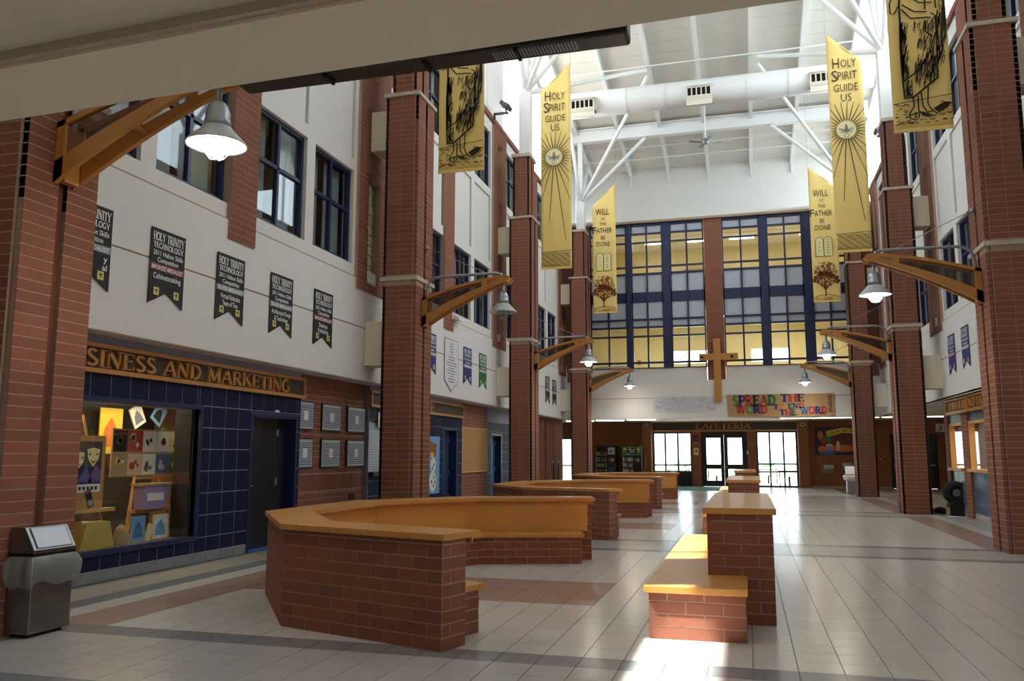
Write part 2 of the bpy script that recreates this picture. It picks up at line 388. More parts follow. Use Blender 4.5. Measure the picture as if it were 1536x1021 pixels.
# ================================================================ LONG WALLS (same bay on both sides)
ZB, ZJ, ZS, ZW0, ZW1, ZP, ZV0, ZV1, ZT = 2.91, 3.93, 4.87, 5.1, 6.92, 9.15, 9.36, 11.12, 11.65
WIN = [(-3.65, -2.15), (-1.87, -.35), (.35, 1.87), (2.15, 3.65)]
wn = 0
def long_wall(side):
    global wn
    L = side == 'left'; X = XL if L else XR; n = 1 if L else -1
    fx = lambda d: X+n*d                       # d metres into the hall
    def bx(mb, d0, d1, y0, y1, z0, z1): mb.box(fx(d0), fx(d1), y0, y1, z0, z1)
    y0, y1 = YN, 36.9
    mb = MB()
    bx(mb, -.34, .0, y0, YF, ZB, ZJ-.012); bx(mb, -.34, 0, y0, YF, ZJ+.012, ZS-.015)        # smooth band in two lifts
    bx(mb, -.34, -.03, y0, YF, ZS+.012, ZW0)                                               # sill course
    for c in CB:
        for a, b in [(-3.8, -3.65), (-2.15, -1.87), (1.87, 2.15), (3.65, 3.8)]: bx(mb, -.25, -.03, c+a, c+b, ZW0, ZT-.15)
        for a, b in WIN:
            bx(mb, -.25, -.03, c+a, c+b, ZW1, ZW1+.24)
            bx(mb, -.25, -.075, c+a+.03, c+b-.03, ZW1+.24, ZP)                             # sunk panel
            bx(mb, -.25, -.03, c+a, c+b, ZP-.02, ZV0)
            bx(mb, -.25, -.03, c+a, c+b, ZV1, ZT-.15)
    for k in range(1, 4):
        y = PC[k-1]+4.48
    bx(mb, -.25, -.06, y0, 5.3, ZW0, ZT-.15)
    wall = mb.build('wall_'+side, 'white'); tag(wall, kind='structure', label='%s long hall wall with white band, brick piers and blue windows' % side, cat='wall')
    jb = MB(); bx(jb, -.3, -.012, y0, YF, ZJ-.014, ZJ+.014); bx(jb, -.3, -.02, y0, YF, ZS-.017, ZS+.014)
    jb.build('joint_strip', 'joint', wall)
    bx2 = MB(); bx(bx2, -.34, .05, y0, YF, ZT-.15, ZT); bx2.build('cornice', 'brick_far', wall)
    # ---- piers
    spans = [('main', PC[k]-.7, PC[k]+.7, 4.65) for k in range(4)]+[('mid', c-.33, c+.33, 4.58) for c in CB]
    for kind, a, b, zb in spans:
        core = MB(); holes = [(4.83, 6.95), (9.2, 11.0)] if kind == 'main' else []
        ya, yb = (a+b)/2-.27, (a+b)/2+.27
        if holes:
            z = zb
            for h0, h1 in holes:
                bx(core, -.3, .03, a, b, z, h0); bx(core, -.3, .03, a, ya, h0, h1); bx(core, -.3, .03, yb, b, h0, h1); z = h1
            bx(core, -.3, .03, a, b, z, ZT-.15)
        else: bx(core, -.3, .03, a, b, zb, ZT-.15)
        pier = core.build('brick_pier', 'mortar', wall)
        near = L and b < 16.5 and a > 8
        segs = [(zb, ZT-.16, a, b)] if not holes else [(zb, 4.83, a, b), (4.83, 6.95, a, ya), (4.83, 6.95, yb, b), (6.95, 9.2, a, b), (9.2, 11.0, a, ya), (9.2, 11.0, yb, b), (11.0, ZT-.16, a, b)]
        stuff = MB()
        for z0, z1, u, v in segs:
            p0, p1 = ((fx(.03), u), (fx(.03), v)) if L else ((fx(.03), v), (fx(.03), u))
            if near:
                zc = min(z1, 7.7)
                if zc > z0: brick_face(p0, p1, z0, zc, pier)
                if z1 > zc: brick_face(p0, p1, max(z0, zc), z1, mb=stuff)
            else: brick_face(p0, p1, z0, z1, mb=stuff)
        # bottoms and returns
        if stuff.f: tag(stuff.build('bricks', 'brick', pier), kind='stuff')
        for h0, h1 in holes:
            back = MB(); bx(back, -.3, -.24, ya, yb, h0, h1); back.build('block_backing', 'mortar', pier)
            for r in range(10):
                for q in range(2):
                    hz = (h1-h0)/10
                    piece('glass_block', (fx(-.17), ya+.135+.27*q, h0+hz*(r+.5)), (.1, .25, hz-.02), 'glassblock', pier)
    # ---- windows
    for bi, c in enumerate(CB):
        for wi, (a, b) in enumerate(WIN):
            for lv, (z0, z1) in enumerate([(ZW0, ZW1), (ZV0, ZV1)]):
                wn += 1
                fr = MB(); u, v = c+a, c+b; t = .06; mz = z0+(z1-z0)*.56; my = (u+v)/2
                for q in [(u, u+t, z0, z1), (v-t, v, z0, z1), (u, v, z0, z0+t), (u, v, z1-t, z1)]: bx(fr, -.2, -.1, *q)
                wo = fr.build('window_%d' % wn, 'blue_frame'); pos = ['nearest', 'middle', 'far'][bi]
                tag(wo, kind='structure', label='blue framed %s floor window, %s of four, in the %s bay of the %s wall' % (['second', 'third'][lv], NTH[wi], pos, side), cat='window')
                mu = MB(); bx(mu, -.19, -.11, my-.03, my+.03, z0+t, z1-t); mu.build('mullion', 'blue_frame', wo)
                tr = MB(); bx(tr, -.19, -.11, u+t, v-t, mz-.03, mz+.03); tr.build('transom', 'blue_frame', wo)
                for p, q in ((u+t, my-.03), (my+.03, v-t)):
                    for r, s_ in ((z0+t, mz-.03), (mz+.03, z1-t)):
                        piece('pane', (fx(-.15), (p+q)/2, (r+s_)/2), (.006, round(q-p, 3), round(s_-r, 3)), 'glass_dark', wo)
                cu = MB(); random.seed(wn*13+5)
                spanl = [(u+.05, u+.05+random.uniform(.5, .66)), (v-random.uniform(.5, .68), v-.05)]
                for p, q in spanl:
                    k = int((q-p)/.025); pts = [(fx(-.32-.025*(i % 2)), p+(q-p)*i/k) for i in range(k+1)]
                    for i in range(k):
                        (xa, yA), (xb, yB) = pts[i], pts[i+1]
                        cu.add([(xa, yA, z0+.02), (xb, yB, z0+.02), (xb, yB, z1-.02), (xa, yA, z1-.02)], [(0, 1, 2, 3)])
                cu.build('curtain', 'curtain', wo)
    # ---- rooms behind (closed, dim)
    rb = MB(); sx = fx(-3.2)
    bx(rb, -3.3, -3.2, YN, YF, 3.0, ZT)
    for z in (2.95, ZP-.4, ZT-.05): bx(rb, -3.2, -.34, YN, YF, z, z+.08)
    for y in (YN, YF-.1): bx(rb, -3.2, -.26, y, y+.1, 3.0, ZT)
    ro = rb.build('wall_%s_rooms' % side, 'room_grey'); tag(ro, kind='structure', label='dim classrooms behind the %s upper windows' % side, cat='wall')
    # ---- clerestory: mullions and panes between cornice and roof
    cl = MB(); y = YN
    ys = [YN+.05+i*2.24 for i in range(16)]
    for y in ys: bx(cl, -.2, -.1, y-.04, y+.04, ZT, deckz(y))
    for i in range(15):
        ya, yb = ys[i], ys[i+1]; za, zb_ = deckz(ya), deckz(yb)
        cl.add([(fx(-.2), ya, za-.15), (fx(-.1), ya, za-.15), (fx(-.1), yb, zb_-.15), (fx(-.2), yb, zb_-.15), (fx(-.2), ya, za), (fx(-.1), ya, za), (fx(-.1), yb, zb_), (fx(-.2), yb, zb_)],
               [(0,1,2,3), (4,5,6,7), (0,1,5,4), (1,2,6,5), (2,3,7,6), (3,0,4,7)])
    wn += 1
    co = cl.build('window_%d' % wn, 'steel_white'); tag(co, kind='structure', label='bright clerestory glazing above the %s wall under the roof' % side, cat='window')
    if L:
        for a_, b_ in ((YN, 3.2), (4.95, 6.8), (13.55, 15.85), (22.5, 24.8), (31.4, 36.8)): MB().add([(fx(d_), y_, z_) for d_ in (-.2, -.12) for y_, z_ in ((a_, ZT), (b_, ZT), (b_, deckz(b_)), (a_, deckz(a_)))], [(0, 1, 2, 3), (4, 5, 6, 7), (0, 1, 5, 4), (1, 2, 6, 5), (2, 3, 7, 6), (3, 0, 4, 7)]).build('light_block_panel', 'steel_white', co)  # panels added to block sun from the banners, near bench and far wall
    if not L:
        a_, b_ = YN, 11.2; MB().add([(fx(d_), y_, z_) for d_ in (-.2, -.12) for y_, z_ in ((a_, ZT), (b_, ZT), (b_, deckz(b_)), (a_, deckz(a_)))], [(0, 1, 2, 3), (4, 5, 6, 7), (0, 1, 5, 4), (1, 2, 6, 5), (2, 3, 7, 6), (3, 0, 4, 7)]).build('light_block_panel', 'steel_white', co)  # panel added to cut daylight and darken the near left side
    for i in range(15):
        ya, yb = ys[i]+.04, ys[i+1]-.04
        MB().add([(fx(-.15), ya, ZT), (fx(-.15), yb, ZT), (fx(-.15), yb, deckz(yb)-.12), (fx(-.15), ya, deckz(ya)-.12)], [(0, 1, 2, 3)]).build('pane', 'glass', co)
    return wall
DZ0, DY0, DS = 14.95, 32.9, .16
RIDGE = 19.5
def deckz(y): return DZ0+DS*(DY0-max(y, RIDGE))-DS*max(0, RIDGE-y)*.6
wall_left = long_wall('left'); wall_right = long_wall('right')

# ================================================================ ROOF
def sun_trim_eave(y): return XL-(deckz(y)/SUN_T-6.8)-.0       # unseen left overhang, its edge shaped to keep the sun strip narrow
rb = MB(); st = [YN-.6, RIDGE, 37.2]
for a, b in zip(st[:-1], st[1:]):
    rb.add([(sun_trim_eave(a), a, deckz(a)+.05), (6.2, a, deckz(a)+.05), (6.2, b, deckz(b)+.05), (sun_trim_eave(b), b, deckz(b)+.05),
            (sun_trim_eave(a), a, deckz(a)+.25), (6.2, a, deckz(a)+.25), (6.2, b, deckz(b)+.25), (sun_trim_eave(b), b, deckz(b)+.25)],
           [(0,3,2,1), (4,5,6,7), (0,1,5,4), (1,2,6,5), (2,3,7,6), (3,0,4,7)])
ceiling = rb.build('ceiling', 'deck'); tag(ceiling, kind='structure', label='pale sloping steel roof deck over the hall', cat='ceiling')
y = YN
while y < 37.0:
    b = min(y+.61, 37.1)
    if not (y < RIDGE < b):
        MB().add([(-7.3, y+.008, deckz(y)), (5.15, y+.008, deckz(y)), (5.15, b-.008, deckz(b)), (-7.3, b-.008, deckz(b)), (-7.3, y+.008, deckz(y)+.05), (5.15, y+.008, deckz(y)+.05), (5.15, b-.008, deckz(b)+.05), (-7.3, b-.008, deckz(b)+.05)],
                 [(0,3,2,1), (4,5,6,7), (0,1,5,4), (1,2,6,5), (2,3,7,6), (3,0,4,7)]).build('deck_panel', 'deck', ceiling)
    y = b
for x in (-6.4, -4.66, -2.97, -1.23, .6, 2.3, 4.0):
    j = MB()
    for ya, yb in ((YN, RIDGE), (RIDGE, 36.85)):
        for dz0, dz1, hw in ((-.05, 0, .07), (-.3, -.25, .07), (-.25, -.05, .012)):
            j.add([(x-hw, ya, deckz(ya)+dz0), (x+hw, ya, deckz(ya)+dz0), (x+hw, yb, deckz(yb)+dz0), (x-hw, yb, deckz(yb)+dz0), (x-hw, ya, deckz(ya)+dz1), (x+hw, ya, deckz(ya)+dz1), (x+hw, yb, deckz(yb)+dz1), (x-hw, yb, deckz(yb)+dz1)],
                  [(0,3,2,1), (4,5,6,7), (0,1,5,4), (1,2,6,5), (2,3,7,6), (3,0,4,7)])
    j.box(x-.04, x+.04, 36.75, 36.83, deckz(36.8)-.75, deckz(36.8)-.2)
    j.build('joist', 'steel_white', ceiling)
for y in (28.7, 33.6, 34.3, 35.3, 20.5, 24.2):
    MB().tube([(-7.1, y, deckz(y)-.3), (4.9, y, deckz(y)-.3)], .028, 6).build('bridging_bar', 'steel_white', ceiling)
# ================================================================ END WALLS
# near end: bulkhead and wall above it
ye = lambda x: 2.603+.033*max(0, .1-x)
yn_ = lambda x: 2.18+.05*max(0, .1-x)
nb = MB(); nb.prism([(-7.4, yn_(-7.4)), (.1, yn_(.1)), (5.3, yn_(.1)), (5.3, ye(.1)), (.1, ye(.1)), (-7.4, ye(-7.4))], ZB, 3.25); nb.prism([(-7.4, yn_(-7.4)+.05), (.1, yn_(.1)+.05), (5.3, yn_(.1)+.05), (5.3, ye(.1)), (.1, ye(.1)), (-7.4, ye(-7.4))], 3.25, 18.2)
tag(nb.build('wall_near', 'cream'), kind='structure', label='cream bulkhead and wall above the entrance ceiling', cat='wall')
lc = MB(); lc.prism([(-9, -6), (9, -6), (9, yn_(.1)), (.1, yn_(.1)), (-9, yn_(-9))], 2.96, 3.1)
lobby = lc.build('ceiling_lobby', 'soffit'); tag(lobby, kind='structure', label='speckled acoustic tile ceiling over the entrance', cat='ceiling')
for i in range(-5, 6):
    for j in range(0, 4):
        x0, y1 = -.25+i*1.2, 2.14-j*.61
        piece('ceiling_tile', (x0+.6, y1-.305, 2.956), (1.175, .585, .02), 'acoustic', lobby)
MB().prism([(-8, yn_(-8)-.03), (.1, yn_(.1)-.03), (5, yn_(.1)-.03), (5, yn_(.1)), (.1, yn_(.1)), (-8, yn_(-8))], 2.925, 2.965).build('edge_trim', 'stone', lobby)
for i_, x_ in enumerate((-2.2, 1.4)):
    t = thing('lobby_fill', (x_, -1.5, 2.93), ['left', 'right'][i_]+' square fill light panel added unseen in the entrance ceiling', 'light'); Bx('frame', x_-.32, x_+.32, -1.82, -1.18, 2.925, 2.95, 'white', t); Bx('diffuser', x_-.29, x_+.29, -1.79, -1.21, 2.915, 2.925, 'panel_light', t)  # unseen panels added to brighten the bulkhead and entrance ceiling
lw = MB(); lw.box(-9.1, -9, -6, 2.6, 0, 3.1); lw.box(9, 9.1, -6, 2.6, 0, 3.1); lw.box(-9, 9, -6.1, -6, 0, 3.1)
tag(lw.build('wall_lobby', 'cream'), kind='structure', label='cream walls of the entrance lobby behind the camera', cat='wall')

# far end: spandrel, windows, white wall over
fs = MB()
fs.box(-7.4, 5.2, YF, YF+.35, ZB, 3.735); fs.box(-7.4, 5.2, YF, YF+.35, 3.76, 4.44)
fs.box(-7.4, -1.43, YF+.14, YF+.4, 4.44, 4.97); fs.box(-.68, 5.2, YF+.14, YF+.4, 4.44, 4.97)
fs.box(-7.4, 5.2, YF-.02, 36.9, 11.12, 11.22)
fs.box(-7.4, 5.2, 36.85, 37.1, 11.1, 14.6)
wall_far = fs.build('wall_far', 'white'); tag(wall_far, kind='structure', label='far hall end wall with white spandrel and tall blue windows', cat='wall')
Bx('joint_strip', -7.3, 5.1, YF+.01, YF+.2, 3.733, 3.762, 'joint', wall_far)
Bx('ledge', -7.3, 5.1, YF-.06, YF+.1, 11.03, 11.12, 'joint', wall_far)
fp = Bx('brick_pier', -1.40, -.71, YF+.06, YF+.3, 4.44, 11.03, 'mortar', wall_far)
st = MB(); brick_face((-1.40, YF+.06), (-.71, YF+.06), 4.44, 11.03, mb=st, L=.23, ch=.1, proud=.008); tag(st.build('bricks', 'brick', fp), kind='stuff')
for xa, xb in ((-7.3, -6.12), (3.98, 5.1)):
    q = Bx('brick_pier', xa, xb, YF+.06, YF+.3, 4.44, 11.03, 'mortar', wall_far)
    st = MB(); brick_face((xa, YF+.06), (xb, YF+.06), 4.44, 11.03, mb=st, L=.3, ch=.1, proud=.008); tag(st.build('bricks', 'brick', q), kind='stuff')
rows = [(10.63, 10.92, 'spandrel_glass'), (10.25, 10.56, 'glass'), (9.22, 10.19, 'glass'), (8.93, 9.15, 'glass'), (8.12, 8.86, 'spandrel_glass'),
        (7.02, 7.7, 'spandrel_glass'), (6.7, 6.95, 'spandrel_glass'), (6.32, 6.62, 'glass'), (5.24, 6.25, 'glass'), (5.0, 5.16, 'glass')]
groups = [[(-6.05, -5.27), (-5.2, -4.57)], [(-4.40, -3.81), (-3.74, -3.09)], [(-2.78, -2.05), (-1.97, -1.42)]]
groups = [(-6.1, -4.57), (-4.38, -3.08), (-2.78, -1.42), (-.70, .77), (1.04, 2.39), (2.68, 3.95)]
for gi, (a, b) in enumerate(groups):
    wn += 1
    fr = MB(); my = (a+b)/2; yy = (YF+.1, YF+.22)
    fr.box(a, a+.05, *yy, 4.97, 11.03); fr.box(b-.05, b, *yy, 4.97, 11.03)
    fr.box(a, b, *yy, 10.92, 11.03); fr.box(a, b, *yy, 7.7, 8.12); fr.box(a, b, *yy, 4.97, 5.0)
    wo = fr.build('window_%d' % wn, 'blue_frame')
    tag(wo, kind='structure', label='tall blue grid window, %s from the left on the far wall' % NTH[gi], cat='window')
    Bx('mullion', my-.035, my+.035, YF+.08, YF+.21, 5, 10.92, 'blue_frame', wo)
    for (r0, r1, m), (q0, q1, _) in zip(rows[:-1], rows[1:]):
        if r0-q1 < .2: Bx('transom', a+.05, b-.05, YF+.09, YF+.21, q1, r0, 'blue_frame', wo)
    for r0, r1, m in rows:
        for p, q in ((a+.05, my-.035), (my+.035, b-.05)):
            piece('pane', ((p+q)/2, YF+.16, (r0+r1)/2), (round(q-p, 3), .01, round(r1-r0, 3)), m, wo)
for a, b in ((-4.57, -4.38), (-3.08, -2.78), (.77, 1.04), (2.39, 2.68)):
    Bx('blue_post', a, b, YF+.06, YF+.25, 4.97, 11.03, 'blue_frame', wall_far)
# rooms behind the far windows
rm = MB(); rm.box(-8, 6, 40, 40.15, 7.6, 11.3)
for a, b in ((-8, -3.6), (-1.45, .35), (2.0, 6)): rm.box(a, b, 40, 40.15, 4.4, 7.6)
for a, b in ((-3.6, -1.45), (.35, 2.0)): rm.box(a, b, 40, 40.15, 6.35, 7.6); rm.box(a, b, 40, 40.15, 4.4, 4.9); rm.box((a+b)/2-.04, (a+b)/2+.04, 40, 40.1, 4.9, 6.35); rm.box(a, b, 40, 40.1, 5.55, 5.75)
rm.box(-8.1, -8, YF+.3, 40.1, 4.4, 11.3); rm.box(6, 6.1, YF+.3, 40.1, 4.4, 11.3)
rm.box(-8, 6, YF+.36, 40, 4.36, 4.44); rm.box(-8, 6, YF+.3, 40, 7.55, 7.62); rm.box(-8, 6, YF+.3, 40, 8.7, 8.78)
tag(rm.build('wall_far_rooms', 'yellow_room'), kind='structure', label='yellow painted rooms seen through the far windows', cat='wall')
cb = MB(); cb.box(-8, 6, YF+.35, 40.1, 11.26, 11.34); cb.box(-8, 6, YF+.3, 40, 7.45, 7.54)
tag(cb.build('ceiling_far_rooms', 'white'), kind='structure', label='white ceilings of the rooms behind the far windows', cat='ceiling')
def tube_light(x, y, z, ln, label, ax='x', grp='fluorescent fittings in the far rooms', name='ceiling_light', zt=0):
    t = thing(name, (x, y, z), label, 'light', grp)
    hx, hy = (ln/2, .09) if ax == 'x' else (.09, ln/2)
    Bx('housing', x-hx, x+hx, y-hy, y+hy, z, zt or z+.06, 'white', t)
    Bx('tube', x-hx+.02, x+hx-.02, y-hy+.02, y+hy-.02, z-.03, z, 'tube_light', t)
for x, y, lb in ((-4.1, 36.0, 'first front'), (-3.7, 38.2, 'first rear'), (.0, 36.0, 'second front'), (.1, 38.2, 'third rear'), (2.9, 36.0, 'third front'), (3.1, 38.2, 'fourth rear'), (-1.8, 38.2, 'second rear')):
    tube_light(x, y, 11.18, 1.1, 'third floor far room ceiling light, %s one from the left' % lb)
for x, y, lb in ((-4.0, 36.5, 'first'), (-.4, 36.5, 'second'), (2.9, 36.5, 'fourth'), (1.5, 38.5, 'third')):
    tube_light(x, y, 7.38, 1.1, 'second floor far room ceiling light, %s from the left' % lb)
for xa_, xb_, zt_, lab_ in ((-2.6, -1.6, 10.2, 'brown cupboard in the third floor far room left of the pier'), (1.4, 3.4, 10.1, 'wide brown cupboard in the third floor far room right of the pier')):
    t = thing('cupboard', ((xa_+xb_)/2, 39.8, 8.79), lab_, 'cupboard'); Bx('body', xa_, xb_, 39.62, 39.94, 8.79, zt_, 'kraft', t); Bx('door', xa_+.03, (xa_+xb_)/2-.01, 39.6, 39.62, 8.85, zt_-.05, 'kraft', t); Bx('door', (xa_+xb_)/2+.01, xb_-.03, 39.6, 39.62, 8.85, zt_-.05, 'kraft', t)
for zz_ in (11.1, 7.3):
    for xx_ in (-4, .5, 3.6):
        l_ = bpy.data.lights.new('room_fill', 'AREA'); l_.size = 1.2; l_.energy = 55; l_.color = (1, .92, .75); lo_ = bpy.data.objects.new('room_fill', l_); COL.objects.link(lo_); lo_.location = (xx_, 37.2, zz_)  # extra area lamps added to brighten the far rooms
tag(Bx('wall_box', -4.9, -4.75, 39.94, 40, 5.75, 5.95, 'brick_orange'), 'small brown box on the yellow second floor wall', 'box')
tag(Bx('wall_notice', 3.75, 3.95, 39.97, 40, 5.9, 6.2, 'green'), 'small green notice on the yellow second floor wall', 'notice')

# ================================================================ FAR LOWER ZONE (cafeteria side)
Z3 = 3.06
fl = MB(); fl.box(-12, 12, YF+.35, YB+.3, Z3, Z3+.1)
tag(fl.build('ceiling_far_passage', 'soffit'), kind='structure', label='white passage ceiling in front of the cafeteria', cat='ceiling')
cw = MB()
openings = [(-4.37, -2.54), (-2.10, .0), (.43, 2.24)]
def wall_openings(mb, a, b, y, t, z1, ops):
    x = a
    for p, q, z0, zt in ops:
        mb.box(x, p, y, y+t, 0, z1)
        if z0 > 0: mb.box(p, q, y, y+t, 0, z0)
        mb.box(p, q, y, y+t, zt, z1); x = q
    mb.box(x, b, y, y+t, 0, z1)
wall_openings(cw, -12, 12, YB, .3, Z3, [(-9.0, -8.2, 0, 2.3), (-4.37, -2.54, 0, 2.56), (-2.1, 0, 0, 2.56), (.43, 2.24, 0, 2.58), (6.2, 6.55, 0, 2.42), (7.25, 8.12, 0, 2.42), (8.42, 9.2, 0, 2.42)])
wall_cafe = cw.build('wall_cafeteria', 'mortar_dark'); tag(wall_cafe, kind='structure', label='orange brown brick wall around the cafeteria doors', cat='wall')
sb = MB()
for a, b, z0, z1 in [(-12, -9, 0, Z3), (-9, -8.2, 2.3, Z3), (-8.2, -4.37, 0, Z3), (-4.37, -2.54, 2.56, Z3), (-2.54, -2.1, 0, Z3), (-2.1, 0, 2.56, Z3), (0, .43, 0, Z3), (.43, 2.24, 2.58, Z3), (2.24, 6.2, 0, Z3), (6.2, 6.55, 2.42, Z3), (6.55, 7.25, 0, Z3), (7.25, 8.12, 2.42, Z3), (8.12, 8.42, 0, Z3), (8.42, 9.2, 2.42, Z3), (9.2, 12, 0, Z3)]:
    brick_face((a, YB), (b, YB), z0, z1, mb=sb, m='brick_orange', proud=.012)
tag(sb.build('bricks', 'brick_orange', wall_cafe), kind='stuff')
for a, b in ((-4.86, -4.42), (2.28, 2.72)):
    q = Bx('brick_pier', a, b, YB-.35, YB, 0, Z3, 'mortar_dark', wall_cafe)
    st = MB(); brick_face((a, YB-.35), (b, YB-.35), 0, Z3, mb=st, proud=.012); brick_face((a, YB), (a, YB-.35), 0, Z3, mb=st, proud=.012); brick_face((b, YB-.35), (b, YB), 0, Z3, mb=st, proud=.012)
    tag(st.build('bricks', 'brick_orange', q), kind='stuff')
for side, x in (('left', -12), ('right', 12)):
    q = Bx('wall_passage_'+side, x-.1 if x < 0 else x, x if x < 0 else x+.1, YF-9, YB+.3, 0, Z3, 'brick_orange'); tag(q, kind='structure', label='%s end wall of the far passage' % side, cat='wall')
def glazed(label, a, b, z1, vs, hs, dn=None, solid=(), y=YB+.08, kind='window'):
    global wn
    wn += 1
    fr = MB(); t = .07
    fr.box(a, a+t, y, y+.1, 0, z1); fr.box(b-t, b, y, y+.1, 0, z1); fr.box(a, b, y, y+.1, z1-t, z1); fr.box(a, b, y, y+.1, 0, .08)
    o = fr.build('%s_%d' % (kind, wn), 'black_frame'); tag(o, kind='structure', label=label, cat=kind)
    xs = [a+t]+list(vs)+[b-t]; zs = [.08]+list(hs)+[z1-t]
    for v in vs: Bx('mullion', v-.04, v+.04, y+.01, y+.09, .08, z1-t, 'black_frame', o)
    for h in hs: Bx('transom', a+t, b-t, y+.01, y+.09, h-.035, h+.035, 'black_frame', o)
    for i in range(len(xs)-1):
        for j in range(len(zs)-1):
            p, q, r, s_ = xs[i]+(.04 if i else 0), xs[i+1]-(.04 if i < len(xs)-2 else 0), zs[j]+(.035 if j else 0), zs[j+1]-(.035 if j < len(zs)-2 else 0)
            piece('infill_panel' if (i, j) in solid else 'pane', ((p+q)/2, y+.05, (r+s_)/2), (round(q-p, 3), .012, round(s_-r, 3)), 'black_frame' if (i, j) in solid else 'glass', o)
    return o
glazed('black framed cafeteria window left of the double doors', -4.37, -2.54, 2.56, (-3.79, -3.19), (.69, 1.0), solid={(0, 0), (1, 0), (2, 0)})
glazed('black framed cafeteria window right of the double doors', .43, 2.24, 2.58, (1.02, 1.64), (.7, 1.06))
glazed('narrow glazed exit at the far left end of the passage', -9.0, -8.2, 2.3, (), (.95,))
def door(label, a, b, z1, lites, y=YB+.06, hx=None, col='black_frame', handle='bar'):
    global wn
    wn += 1
    fr = MB(); t = .07
    fr.box(a, a+t, y, y+.14, 0, z1); fr.box(b-t, b, y, y+.14, 0, z1); fr.box(a, b, y, y+.14, z1-.12, z1)
    o = fr.build('door_%d' % wn, 'black_frame'); tag(o, kind='structure', label=label, cat='door')
    return o
dd = door('black double doors with four glass lites under the cafeteria sign', -2.1, 0, 2.56, ())
for a, b, hx in ((-2.03, -1.052, -1.15), (-1.048, -.07, -.95)):
    lf = MB(); y0, y1 = YB+.09, YB+.15; g0, g1 = a+.17, b-.16
    lf.box(a, g0, y0, y1, .01, 2.44); lf.box(g1, b, y0, y1, .01, 2.44)
    for z0, z1 in ((.01, .28), (.82, 1.04), (2.28, 2.44)): lf.box(g0, g1, y0, y1, z0, z1)
    q = lf.build('door_leaf', 'black_frame', dd)
    for z0, z1 in ((.28, .82), (1.04, 2.28)): piece('pane', ((g0+g1)/2, YB+.12, (z0+z1)/2), (round(g1-g0, 3), .012, round(z1-z0, 3)), 'glass', q)
    MB().box(hx-.06, hx+.06, YB+.05, YB+.075, .92, .94).box(hx-.02, hx+.02, YB+.05, YB+.09, .9, .96).build('handle', 'galv', q)
for lab, a, b in (('dark exit door nearest the fire alarm on the right far wall', 6.2, 6.55), ('dark exit door left of the number three sign', 7.25, 8.12), ('dark exit door right of the number three sign', 8.42, 9.2)):
    q = door(lab, a, b, 2.42, ())
    lf = MB(); lf.box(a+.07, b-.07, YB+.09, YB+.15, .01, 2.3)
    l_ = lf.build('door_leaf', 'door_dark', q)
    Bx('push_bar', a+.12, b-.12, YB+.03, YB+.07, 1.0, 1.07, 'galv', l_)
    if b-a > .8:
        Bx('pane', a+.15, a+.27, YB+.08, YB+.088, 1.15, 2.1, 'sky_blue', l_)
        Bx('pane', a+.15, a+.27, YB+.08, YB+.088, .3, .9, 'sky_blue', l_)
# outside beyond the glass
g = MB(); g.box(-60, 60, YB+.3, 120, -.3, -.01)
tag(g.build('ground', 'paving'), kind='structure', label='pale paving outside beyond the cafeteria glass', cat='ground')
tag(Bx('lawn', -60, 60, 60, 120, -.01, .01, 'grass'), kind='structure', label='strip of lawn outside', cat='ground')
random.seed(3)
for i in range(9):
    x = -36+i*9.4; hb = MB()
    for k in range(5):
        cx, cy, r = x+random.uniform(-1.6, 1.6), 105+random.uniform(-1.5, 1.5), random.uniform(.7, 1.15)
        hb.lathe([(0, 0), (r*.8, .5*r), (r, 1.0*r), (r*.7, 1.6*r), (0, 1.9*r)], (cx, cy, 0), 10)
    hb.smooth = True
    tag(hb.build('distant_tree', 'far_tree'), 'pale distant tree outside the cafeteria, %s from the left on the horizon' % NTH[i], 'tree', 'distant trees outside')
for i, (x, y) in enumerate(((-3.4, 43.2), (-1.5, 43.6), (1.9, 43.0), (-.4, 44.6), (1.0, 45.5), (-2.6, 46))):
    t = thing('cafeteria_table', (x, y, 0), ['dark cafeteria table beyond the left window', 'blue cafeteria table beyond the double doors', 'dark cafeteria table beyond the right window', 'blue cafeteria table farther beyond the double doors', 'dark cafeteria table deep beyond the right window', 'blue cafeteria table deep beyond the left window'][i], 'table', 'tables beyond the cafeteria glass')
    Bx('table_top', x-.5, x+.5, y-.35, y+.35, .7, .74, 'blue_mid' if i % 2 else 'black', t)
    for sx in (-.42, .42):
        for sy in (-.28, .28): MB().tube([(x+sx, y+sy, 0), (x+sx, y+sy, .7)], .02, 6).build('leg', 'black', t)
    Bx('bench_seat', x-.5, x+.5, y-.65, y-.42, .43, .46, 'black', t); MB().box(x-.05, x+.05, y-.6, y-.1, .02, .06).box(x-.05, x+.05, y-.56, y-.5, .02, .43).build('bench_leg', 'black', t)
